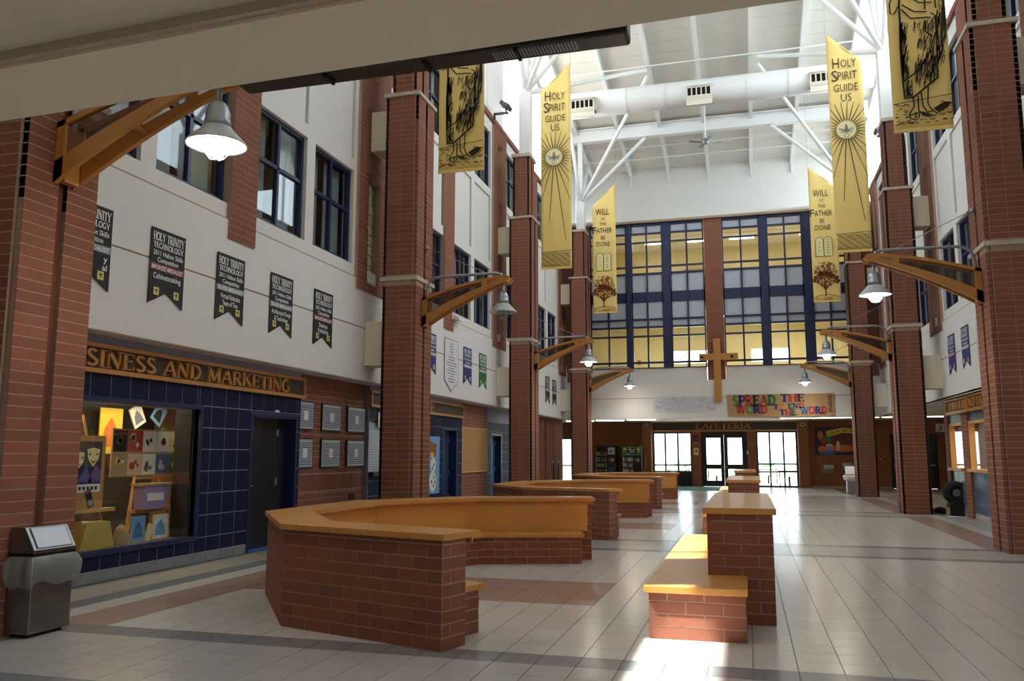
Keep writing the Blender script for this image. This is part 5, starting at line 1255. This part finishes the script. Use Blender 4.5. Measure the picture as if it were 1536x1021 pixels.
# ================================================================ FAR END DETAILS
cr = thing('wooden_cross', (-1.02, YF-.1, 3.55), 'tall plain wooden cross on the far brick pier', 'cross')
Bx('upright', -1.16, -.88, YF-.14, YF-.02, 3.55, 6.06, 'wood_bracket', cr, .006); Bx('cross_arm', -1.71, -.21, YF-.15, YF-.03, 5.2, 5.47, 'wood_bracket', cr, .006)
Bx('wall_fixing', -1.1, -.94, YF-.02, YF+.06, 5.0, 5.4, 'black_matte', cr)
for x in (-1.6, -.45): Bx('bolt', x-.05, x+.05, YF-.16, YF-.15, 5.29, 5.38, 'black_matte', cr)
ps = thing('paper_sheet', (-2.34, YF, 3.18), 'long white scribbled paper sheet left of the cross', 'paper')
m = MB(FF(-3.57, YF-.012, 3.18)); m.prism([(0, .06), (.1, 0), (2.0, .0), (2.44, .05), (2.46, .6), (.02, .62)], 0, .004); m.build('sheet', 'sheet_grey', ps)
m = MB(FF(-3.57, YF-.018, 3.18)); random.seed(4)
for _ in range(170):
    x, z = random.uniform(.08, 2.36), random.uniform(.08, .57); m.stroke([(x+.02*i, z+random.uniform(-.012, .012)) for i in range(6)], .006)
m.build('handwriting', 'text_grey', ps)
sb = thing('paper_banner', (1.28, YF, 2.95), 'brown paper banner reading spread the word to end the word', 'banner')
nx = 24; vs, fs = [], []
for j in range(2):
    for i in range(nx+1):
        u = i/nx; vs.append((-.72+3.98*u+(.05 if j == 0 and i == 0 else 0), YF-.035-.012*math.sin(u*40)*(1 if j == 0 else .4), (2.96 if j == 0 else 3.82)-.02*math.sin(u*3.1)*(1 if j == 0 else 0)))
m = MB(); m.add(vs, [(i, i+1, nx+2+i, nx+1+i) for i in range(nx)]); m.build('paper', 'kraft', sb)
kz = 3.98/833; q = lambda x, yy: (-.70+(x-195)*kz, 3.82-(yy-160)*.86/175)
for txt, x0, x1, yb_, yt, cl in (('SPREAD', 240, 580, 245, 168, ['green', 'banner_navy', 'red', 'print_dark', 'print_red', 'banner_green']), ('THE', 618, 800, 220, 162, ['banner_navy', 'red', 'violet_dark']), ('WORD', 268, 515, 308, 250, ['red', 'green', 'banner_navy', 'red']),
        ('TO', 560, 640, 277, 242, ['banner_navy', 'orange']), ('END', 672, 795, 272, 234, ['banner_green', 'banner_navy', 'red']), ('THE', 605, 735, 325, 282, ['banner_navy', 'red', 'banner_green']), ('WORD', 765, 968, 313, 262, ['blue_mid', 'red', 'banner_navy', 'red'])):
    (xa, za), (xb, zb_) = q(x0, yb_), q(x1, yt); kx = (xb-xa)/slab_width(txt); x = xa
    for ch, c in zip(txt, cl):
        m = MB(FF(x, YF-.054, za)); slab_letter(m, ch, 0, 0, zb_-za, kx, .0, 1.6); m.build('letter', c, sb); x += LET[ch][0]*kx
(xa, za) = q(1005, 305); M = FF(xa, YF-.054, za) @ Matrix.Rotation(math.pi/2, 4, 'Z')
m = MB(M); put_text(m, '(PLEDGE', .32, 0, .13, .66, .01); m.build('lettering', 'print_dark', sb)
# cafeteria sign
cs = thing('sign_board', (-1.05, YB-.4, 2.6), 'long dark cafeteria sign board over the far doors', 'sign')
Bx('board', -4.38, 2.24, YB-.12, YB-.02, 2.63, 3.02, 'sign_board', cs); Bx('frame_rail', -4.42, 2.28, YB-.14, YB-.02, 2.585, 2.65, 'wood_bracket', cs); Bx('frame_rail', -4.42, 2.28, YB-.14, YB-.02, 3.0, 3.05, 'wood_bracket', cs)
for a in (-4.42, 2.23): Bx('frame_stile', a, a+.05, YB-.14, YB-.02, 2.65, 3.0, 'wood_bracket', cs)
x, kx = -2.34, 2.55/slab_width('CAFETERIA')
for ch in 'CAFETERIA': m = MB(FF(x, YB-.12, 2.7)); slab_letter(m, ch, 0, 0, .25, kx, .03, 1); m.build('letter', 'wood_bracket', cs); x += LET[ch][0]*kx
# passage strip lights
for i, (x, y) in enumerate(((-6.9, 35.7), (-5.55, 35.4), (-4.2, 35.1), (1.9, 34.75), (3.1, 34.7), (4.3, 34.65), (5.6, 34.6), (6.9, 34.6), (8.1, 34.6))):
    tube_light(x, y, 2.935, 1.22, 'glowing strip light under the far passage ceiling, %s from the left' % NTH[i], 'x', 'strip lights of the far passage', 'strip_light', 3.06)
for i, x in enumerate((-3.6, -2.0, -.3, 1.0)):
    o = MB().lathe([(0, -.012), (.1, -.012), (.11, 0), (.11, .01)], (x, 36.5, 3.05), 14).build('downlight', 'paper'); tag(o, 'round downlight in the far passage ceiling, %s from the left' % NTH[i], 'light', 'downlights of the far passage')
for lab, x in (('small round speaker on the pier left of the cafeteria sign', -4.64), ('small round speaker on the pier right of the cafeteria sign', 2.5)):
    t = thing('wall_speaker', (x, YB-.36, 2.85), lab, 'speaker'); m = MB(FF(x, YB-.36, 2.87) @ Matrix.Rotation(0, 4, 'X')); m.lathe([(0, .03), (.07, .03), (.1, .02), (.1, 0)], n=16); m.build('rim', 'plaque', t); m = MB(FF(x, YB-.392, 2.87)); m.disc(0, 0, .05); m.build('grille', 'black_matte', t)
# posters between the doors
t = thing('poster', (-2.33, YB, 2.05), 'dark red poster on the pier left of the double doors', 'poster'); Bx('sheet', -2.47, -2.2, YB-.03, YB-.015, 2.02, 2.4, 'violet_dark', t); m = MB(FF(-2.33, YB-.032, 2.2)); m.disc(.03, .02, .07); m.disc(-.05, -.06, .04); m.build('red_shapes', 'red', t); Bx('caption', -2.45, -2.22, YB-.033, YB-.03, 2.03, 2.06, 'paper', t)
t = thing('notice', (-2.33, YB, 1.5), 'small cream notice with red heart below the dark poster', 'notice'); Bx('sheet', -2.45, -2.22, YB-.03, YB-.015, 1.48, 1.8, 'pale_print', t); m = MB(FF(-2.33, YB-.032, 1.66)); m.disc(0, 0, .06); m.build('red_mark', 'red', t)
t = thing('wall_plate', (.2, YB, 1.95), 'small dark plate with red ends right of the double doors', 'plate'); Bx('plate', .08, .33, YB-.03, YB-.015, 1.93, 2.03, 'text_grey', t); Bx('red_end', .04, .1, YB-.033, YB-.012, 1.95, 2.01, 'red', t); Bx('red_end', .31, .37, YB-.033, YB-.012, 1.95, 2.01, 'red', t)
tag(Bx('door_switch', -.02, .06, YB-.05, YB-.012, 1.5, 1.68, 'paper'), 'small white switch box beside the double doors', 'switch')
tag(MB().box(-3.2, -1.2, 36.4, 39.6, .0005, .012).build('entrance_mat', 'teal_mat'), 'green entrance mat before the cafeteria doors', 'mat')
# vending machines
def vending(label, x0, x1, kind):
    y0, y1, h = 39.85, 40.62, 1.92
    t = thing('vending_machine', ((x0+x1)/2, y0, 0), label, 'vending machine')
    wd = x1-x0; g0, g1 = x0+.05, x0+wd*.57
    c = MB(); c.box(x0, x1, y0+.12, y1, .08, h); c.box(x0, g0, y0, y0+.12, .08, h); c.box(g1, x1, y0, y0+.12, .08, h); c.box(g0, g1, y0, y0+.12, .08, .3); c.box(g0, g1, y0, y0+.12, h-.1, h)
    c.build('cabinet', 'black', t)
    for a in (x0+.05, x1-.1):
        Bx('foot', a, a+.05, y0+.05, y0+.1, 0, .08, 'black', t)
    Bx('glass_front', g0, g1, y0+.02, y0+.03, .3, h-.1, 'glass', t)
    Bx('light_strip', g0, g0+.02, y0+.05, y0+.09, .3, h-.1, 'plaque', t)
    random.seed(int(x0*100)); nr = 5
    for r in range(nr):
        z = .38+r*.27; s_ = Bx('shelf', g0, g1, y0+.04, y0+.12, z-.02, z, 'galv', t)
        n = 6
        for i in range(n):
            xx = g0+.04+(g1-g0-.08)*i/(n-1)
            if kind == 'juice':
                o = MB().lathe([(.032, 0), (.034, .12), (.014, .17), (.014, .2), (0, .2)], (xx, y0+.085, z), 8).build('drink_bottle', random.choice(['paper', 'sky_blue', 'orange', 'paper']))
                tag(o, 'small drink bottle, %s from the left on the %s shelf of the drinks machine' % (NTH[i], NTH[r]), 'bottle', 'bottles in the drinks machine')
            else:
                o = piece('snack_pack', (xx, y0+.085, z+.075), (.06, .03, .15), random.choice(['green', 'bright_yellow', 'red', 'kraft', 'text_grey']), None); tag(o, 'small snack pack, %s from the left on the %s shelf of the snack machine' % (NTH[i], NTH[r]), 'snack', 'packs in the snack machine')
    px0, px1 = g1+.06, x1-.06
    if kind == 'juice':
        Bx('picture_header', x0+.03, x1-.03, y0-.012, y0, h-.47, h-.05, 'green', t)
        m = MB(FF(0, y0-.014, 0)); random.seed(2)
        for _ in range(22): m.disc(random.uniform(x0+.08, x1-.08), random.uniform(h-.43, h-.1), random.uniform(.02, .055), n=9)
        m.build('picture_spots', 'gold_print', t)
        Bx('name_plate', x0+.3, x0+.72, y0-.02, y0-.013, h-.37, h-.12, 'black', t)
        m = MB(FF(x0+.51, y0-.023, h-.22)); put_text(m, 'Minute', 0, 0, .07, .34, .02); put_text(m, 'Maid', 0, -.1, .07, .24, .02); m.build('lettering', 'text_white', t)
        m = MB(FF((px0+px1)/2, y0-.004, .55)); m.disc(0, 0, .13, ry=.1); m.build('picture', 'orange', t)
    else:
        Bx('picture', px0, px1, y0-.01, y0, 1.5, 1.82, 'plaque', t)
        m = MB(FF((px0+px1)/2, y0-.012, 1.64)); m.disc(0, 0, .1, ry=.06); m.build('picture_shape', 'text_grey', t)
        Bx('lower_picture', px0, px1, y0-.01, y0, .5, .9, 'door_blue', t)
    Bx('keypad', px0+.12, px1-.04, y0-.015, y0, 1.15, 1.32, 'galv', t); Bx('coin_slot', px0+.02, px0+.08, y0-.012, y0, 1.2, 1.3, 'red', t); Bx('delivery_flap', g0+.05, g1-.05, y0-.012, y0, .13, .27, 'black_matte', t)
vending('tall dark snack vending machine in the far left alcove', -7.02, -6.0, 'snack')
vending('drinks vending machine with green fruit picture in the far alcove', -5.74, -4.8, 'juice')
ml = thing('metre_stick', (-4.75, 40.55, 0), 'thin yellow pole leaning beside the drinks machine', 'pole'); MB().tube([(-4.78, 40.5, 0), (-4.66, 40.6, 1.5)], .015, 6).build('pole', 'bright_yellow', ml)
# mural, fountains, alarm, number sign on the right far wall
mu = thing('mural', (3.9, YB, 1.48), 'colourful mural panel with yellow ribbon on the right far wall', 'mural')
Bx('panel', 3.0, 4.98, YB-.05, YB-.015, 1.48, 2.76, 'violet_dark', mu)
for oi_, (nm_, mt, shapes) in enumerate((('maroon_field', 'brick_dark', [(1.1, .64, .85, .5)]), ('green_patch', 'green', [(.55, .72, .2, .16), (.4, .62, .1, .1)]), ('red_patch', 'red', [(.38, .62, .11, .13)]), ('orange_patch', 'orange', [(.25, .9, .12, .2), (.3, .25, .17, .18), (1.2, .3, .55, .16)]), ('pale_patch', 'skin_print', [(.62, .4, .16, .12), (1.0, .42, .09, .22)]), ('lilac_patch', 'lilac', [(.6, .28, .2, .14)]), ('blue_patch', 'blue_mid', [(.55, .1, .35, .09)]))):
    m = MB(FF(3.0, YB-.053-.003*oi_, 1.48))
    for x, z, rx, ry in shapes: m.disc(x, z, rx, ry=ry, n=14)
    m.build(nm_, mt, mu)
m = MB(FF(3.0, YB-.075, 1.48)); m.fill([(.55, .86), (.62, .84), (1.2, 1.0), (1.95, .95), (1.95, 1.18), (1.2, 1.24), (.5, 1.08)]); m.build('yellow_ribbon', 'bright_yellow', mu)
m = MB(FF(3.0, YB-.078, 1.48))
for x, z in ((.7, .98), (.78, 1.0), (.86, 1.02), (.96, 1.05), (1.04, 1.07), (1.2, 1.1), (1.28, 1.1), (1.36, 1.1), (1.55, 1.08), (1.63, 1.07), (1.71, 1.06)): m.stroke([(x, z-.05), (x, z+.05)], .035)
m.build('ribbon_marks', 'print_dark', mu)
for i, (x0, x1, z, lab) in enumerate(((3.33, 3.75, .86, 'lower drinking fountain basin on the right far wall'), (4.13, 4.55, .96, 'higher drinking fountain basin by the third right column'))):
    t = thing('drinking_fountain', ((x0+x1)/2, YB-.2, z), lab, 'fountain')
    MB().prism([(YB-.02, z-.2), (YB-.3, z), (YB-.34, z+.16), (YB-.02, z+.18)], x0, x1, 'x').build('basin', 'plaque', t, .01); MB().tube([(x1-.12, YB-.2, z+.17), (x1-.12, YB-.2, z+.25), (x1-.15, YB-.22, z+.27)], .015, 6).build('spout', 'galv', t)
t = thing('fire_alarm', (5.75, YB, 1.3), 'small red fire alarm pull on the right far wall', 'alarm'); Bx('body', 5.68, 5.82, YB-.06, YB-.012, 1.22, 1.4, 'red', t); Bx('lever', 5.7, 5.8, YB-.075, YB-.06, 1.28, 1.32, 'paper', t)
t = thing('number_sign', (8.28, YB, 2.5), 'white square sign with the number 3 on the right far wall', 'sign'); Bx('plate', 8.1, 8.46, YB-.03, YB-.012, 2.5, 2.86, 'paper', t); m = MB(FF(8.28, YB-.033, 2.57)); put_text(m, '3', 0, 0, .22, .18, .03); m.build('numeral', 'text_grey', t)
bnk = thing('low_bench', (3.6, 40.5, 0), 'low tan ledge along the foot of the right far wall', 'ledge'); Bx('ledge_top', 2.75, 6.1, 40.55, 40.95, .06, .09, 'tile_tan', bnk); Bx('ledge_base', 2.75, 6.1, 40.6, 40.95, 0, .06, 'tile_tan', bnk)
# ================================================================ RIGHT SIDE BOOTH
XK = 5.12
holes = [(20.3, 22.2, 1.14, 2.29), (22.75, 24.2, 1.14, 2.29)]
bk = blue_front('wall_booth', 'slate tiled ticket booth front behind the nearest right column', 17.0, 24.5, holes, x=XK, sgn=-1, tm='slate_tile', base='tile_grey', tw=.6, th=.35, ztop=1.14)
for a, b in ((22.2, 22.75), (24.2, 24.6), (19.7, 20.3)):
    q_ = Bx('brick_pier', XK-.05, XK+.2, a, b, 0, 2.52, 'mortar', bk); st = MB(); brick_face((XK-.05, b), (XK-.05, a), 0, 2.52, mb=st); brick_face((XK-.05, a), (XK+.2, a), 0, 2.52, mb=st); tag(st.build('bricks', 'brick', q_), kind='stuff')
st = MB(); brick_face((XK, 24.5), (XK, 17), 2.29, 2.52, mb=st, m='blue_tile', L=.6, ch=.23); tag(st.build('lintel_tiles', 'slate_tile', bk), kind='stuff')
tag(Bx('ceiling_right_soffit', XR-.0, 5.6, YN, YF, 2.9, 2.95, 'soffit'), kind='structure', label='pale soffit above the right side', cat='ceiling')
sg = MB(); sg.box(5.6, 12, YN, YF+.4, 2.92, 2.96); tag(sg.build('ceiling_right_passage', 'soffit'), kind='structure', label='pale ceiling over the right passage', cat='ceiling')
rw = MB(); rw.box(11.9, 12, YN, 26, 0, 2.92); rw.box(5.3, 12, 16.9, 17.0, 0, 2.92); rw.box(6.35, 9.0, 24.5, 24.6, 0, 2.92); rw.box(5.3, 5.83, 24.5, 24.6, 0, 2.92); rw.box(5.83, 6.35, 24.5, 24.6, 0, 1.25); rw.box(5.83, 6.35, 24.5, 24.6, 2.15, 2.92); rw.box(9.0, 9.1, 17, 24.5, 0, 2.92)
tag(rw.build('wall_booth_room', 'ply'), kind='structure', label='warm wooden walls inside the ticket booth', cat='wall')
for i, (a, b) in enumerate(((20.3, 22.2), (22.75, 24.2))):
    wn += 1
    f = MB(); f.box(XK-.03, XK+.1, a, a+.06, 1.14, 2.29); f.box(XK-.03, XK+.1, b-.06, b, 1.14, 2.29); f.box(XK-.03, XK+.1, a, b, 2.23, 2.29); f.box(XK-.12, XK+.15, a, b, 1.1, 1.17)
    o = f.build('window_%d' % wn, 'wood_pale'); tag(o, kind='structure', label='%s wood framed service window of the ticket booth' % ['nearer', 'farther'][i], cat='window')
    Bx('pane', XK+.03, XK+.036, a+.06, b-.06, 1.17, 2.23, 'glass', o)
ct = thing('booth_counter', (5.65, 20.7, 0), 'long wooden counter inside the ticket booth', 'counter'); Bx('counter_top', 5.48, 5.95, 17.1, 24.2, 1.02, 1.08, 'wood_pale', ct); Bx('counter_front', 5.5, 5.55, 17.1, 24.2, 0, 1.02, 'wood_pale', ct)
lamp_area(7.0, 21.5, 2.8, 2.5, 4, 130, (1, .8, .5))
for i, (y, lab) in enumerate(((21.35, 'black monitor on the booth counter'), (21.75, 'black printer on the booth counter'))):
    t = thing(['monitor', 'printer'][i], (5.7, y, 1.08), lab, ['monitor', 'printer'][i]); Bx('body', 5.6, 5.8, y-.14, y+.14, 1.14 if i == 0 else 1.08, 1.36, 'black', t, .01); Bx('stand' if i == 0 else 'tray', 5.56, 5.8, y-.08, y+.08, 1.08, 1.14 if i == 0 else 1.1, 'black_matte', t)
for i, (y, c, h) in enumerate(((22.95, 'paper', .5), (23.28, 'kraft', .35), (23.62, 'wood_pale', .45), (23.96, 'kraft', .3))):
    o = piece('stacked_box', (6.4, y, 1.08+h/2-.0), (.3, .28, h), c, None); tag(o, ['white', 'small brown', 'tall tan', 'low brown'][i]+' box inside the farther booth window', 'box', 'boxes inside the booth'); 
tag(Bx('box_shelf', 6.2, 6.7, 22.75, 24.3, 1.02, 1.08, 'wood_pale'), 'wooden shelf carrying boxes inside the booth', 'shelf'); Bx('shelf_leg', 6.3, 6.4, 22.8, 22.9, 0, 1.02, 'wood_pale', bpy.data.objects['box_shelf']); Bx('shelf_leg', 6.3, 6.4, 24.1, 24.2, 0, 1.02, 'wood_pale', bpy.data.objects['box_shelf'])
bs = thing('sign_board', (XK-.1, 22, 2.52), 'dark booth fascia sign with wooden letters NOTICES', 'sign')
for a, b, tx_ in ((19.6, 21.75, 'NOTICES'), (21.8, 23.9, '')):
    Bx('board', XK-.1, XK-.06, a+.03, b-.03, 2.56, 2.84, 'sign_board', bs); Bx('frame_rail', XK-.14, XK-.05, a, b, 2.50, 2.57, 'wood_bracket', bs); Bx('frame_rail', XK-.14, XK-.05, a, b, 2.83, 2.87, 'wood_bracket', bs)
    for e in (a, b-.05): Bx('frame_stile', XK-.14, XK-.05, e, e+.05, 2.57, 2.83, 'wood_bracket', bs)
    kx = 1.9/slab_width('NOTICES'); yy = b-.12
    for ch in (tx_ or ''):
        m = MB(FR(yy, 2.6, XK-.1)); slab_letter(m, ch, 0, 0, .2, kx, .03, 1.1); m.build('letter', 'wood_bracket', bs); yy -= LET[ch][0]*kx
m = MB(FR(23.7, 2.6, XK-.1))
for x in (0, .18, .4, .58, .76, 1.0, 1.2, 1.42, 1.62): m.box(x, x+.09, 0, .2, 0, .02)
m.build('faded_letters', 'wood_bracket', bs)
# floor blower, cable, papers
bl = thing('floor_blower', (4.98, 23.4, 0), 'round black floor blower standing by the booth', 'blower')
M = FF(4.98, 23.28, .56); m = MB(M); m.smooth = True; m.lathe([(.05, -.05), (.09, -.05), (.1, .02), (.2, .04), (.27, .0), (.285, -.1), (.285, -.24), (.25, -.3), (0, -.3)], n=28); m.build('drum', 'black_matte', bl)
m = MB(M); m.lathe([(0, .0), (.085, .0), (.09, -.02), (.09, -.06)], n=18); m.build('hub', 'galv', bl); m = MB(M); m.lathe([(0, .012), (.04, .01), (.045, 0)], n=14); m.build('hub_cap', 'text_grey', bl)
MB().prism([(4.78, 0), (5.2, 0), (5.16, .28), (5.08, .36), (4.9, .36), (4.8, .28)], 23.2, 23.62, 'y').build('base', 'black_matte', bl, .02); Bx('grip', 5.17, 5.24, 23.25, 23.5, .2, .27, 'black', bl); Bx('tan_label', 4.74, 4.79, 23.2, 23.4, .02, .2, 'kraft', bl)
random.seed(6)
cb_ = MB(); cb_.smooth = True; cb_.tube([(4.62, 24.3, .05), (4.66, 24.12, .08), (4.72, 23.95, .1), (4.76, 23.8, .09), (4.8, 23.68, .05)], [.04, .07, .09, .08, .04], 10); tag(cb_.build('cable_bundle', 'black_matte'), 'black bundled cover lying on the floor left of the blower', 'bundle')
for i, (x, y, w_, h_) in enumerate(((4.85, 22.95, .35, .12), (5.1, 22.9, .4, .08))): tag(Bx('paper', x-w_/2, x+w_/2, y-h_, y+h_, .001, .006, 'paper'), ['crumpled white sheet in front of the blower', 'white sheet right under the blower'][i], 'paper')
wc = thing('waste_bin', (3.92, 35.4, 0), 'grey lined waste bin left of the third right column', 'bin')
Bx('body', 3.7, 4.1, 35.2, 35.6, .02, .72, 'galv', wc); MB().prism([(35.18, .74), (35.62, .74), (35.62, 1.05), (35.4, 1.05)], 3.69, 4.11, 'x').build('hood', 'plaque', wc); Bx('trim', 3.69, 4.11, 35.19, 35.61, .7, .74, 'black', wc); MB().lathe([(.2, .45), (.31, .55), (.33, .66), (.3, .71)], (3.9, 35.4, 0), 12).build('liner', 'bag', wc)
# ================================================================ FOREGROUND: waste bin on the column, screen on the bulkhead
tc = thing('waste_bin', (-5.83, 5.98, 0), 'brushed steel waste bin with clear liner against the nearest column', 'bin')
xa, xb, ya, yb = -5.95, -5.71, 5.76, 6.2
Bx('body', xa, xb, ya, yb, .03, .655, 'steel', tc, .006); Bx('plinth', xa+.02, xb-.06, ya+.04, yb-.02, 0, .03, 'black_matte', tc)
Bx('black_trim', xa-.005, xb+.008, ya-.008, yb+.008, .655, .68, 'black', tc)
MB().prism([(xa, .68), (xb+.01, .68), (xb+.01, .705), (xb-.1, .89), (xa, .89)], ya-.005, yb+.005, 'y').build('hood', 'steel', tc, .004)
s_ = Vector((.11, 0, -.185)).normalized(); M = frame((xb-.044, (ya+yb)/2, .7985), (0, 1, 0), (-s_.x, 0, -s_.z)); m = MB(M); m.box(-.18, .18, -.09, .09, 0, .006); m.build('push_flap', 'plaque', tc)
m = MB(M); 
for a in ((-.185, .185, .09, .096), (-.185, .185, -.096, -.09), (-.19, -.184, -.096, .096), (.184, .19, -.096, .096)): m.box(*a, 0, .003)
m.build('flap_gap', 'black', tc)
random.seed(9); vs, fs, n = [], [], 72
base = [(xa-.0, ya), (xb, ya), (xb, yb), (xa, yb)]
def per(u):
    u *= 4; i = int(u) % 4; f = u-int(u); a, b = base[i], base[(i+1) % 4]; return Vector((a[0]+(b[0]-a[0])*f, a[1]+(b[1]-a[1])*f))
cc = Vector(((xa+xb)/2, (ya+yb)/2))
rows_ = [(.655, .008), (.63, .03), (.57, .055), (.5, .05), (.43, .03), (.41, .012)]
jit = [.35*math.sin(k*.9)+.4*math.sin(k*.37+1)+random.uniform(-.15, .15) for k in range(n)]; drop = [.018*math.sin(k*.5)+.02*math.sin(k*.21) for k in range(n)]
for i, (z, o_) in enumerate(rows_):
    for k in range(n):
        p = per(k/n); d = (p-cc).normalized(); p2 = p+d*(o_*(1+.45*jit[k]) if i else o_)
        vs.append((max(p2.x, xa-.005), p2.y, z-(drop[k] if i > 2 else 0)))
for i in range(5): fs += [(i*n+k, i*n+(k+1) % n, (i+1)*n+(k+1) % n, (i+1)*n+k) for k in range(n)]
m = MB(); m.smooth = True; m.add(vs, fs); m.build('clear_liner', 'film', tc)
tv = thing('flat_screen', (-1.11, 2.76, 2.93), 'black flat screen hanging on the hall side of the bulkhead', 'screen')
x0, x1 = -1.88, -.345
Bx('casing', x0, x1, 2.69, 2.80, 2.93, 3.8, 'black', tv, .012); Bx('screen_glass', x0+.03, x1-.03, 2.80, 2.804, 2.98, 3.77, 'black', tv); Bx('wall_mount', -1.4, -.8, 2.62, 2.69, 3.1, 3.6, 'galv', tv)
for x in (-1.5, -1.1, -.75): Bx('underside_rib', x, x+.012, 2.70, 2.78, 2.917, 2.931, 'black_matte', tv)
for i in range(26): piece('vent_slot', (-.83+.012*i, 2.74, 2.929), (.005, .06, .004), 'galv', tv)
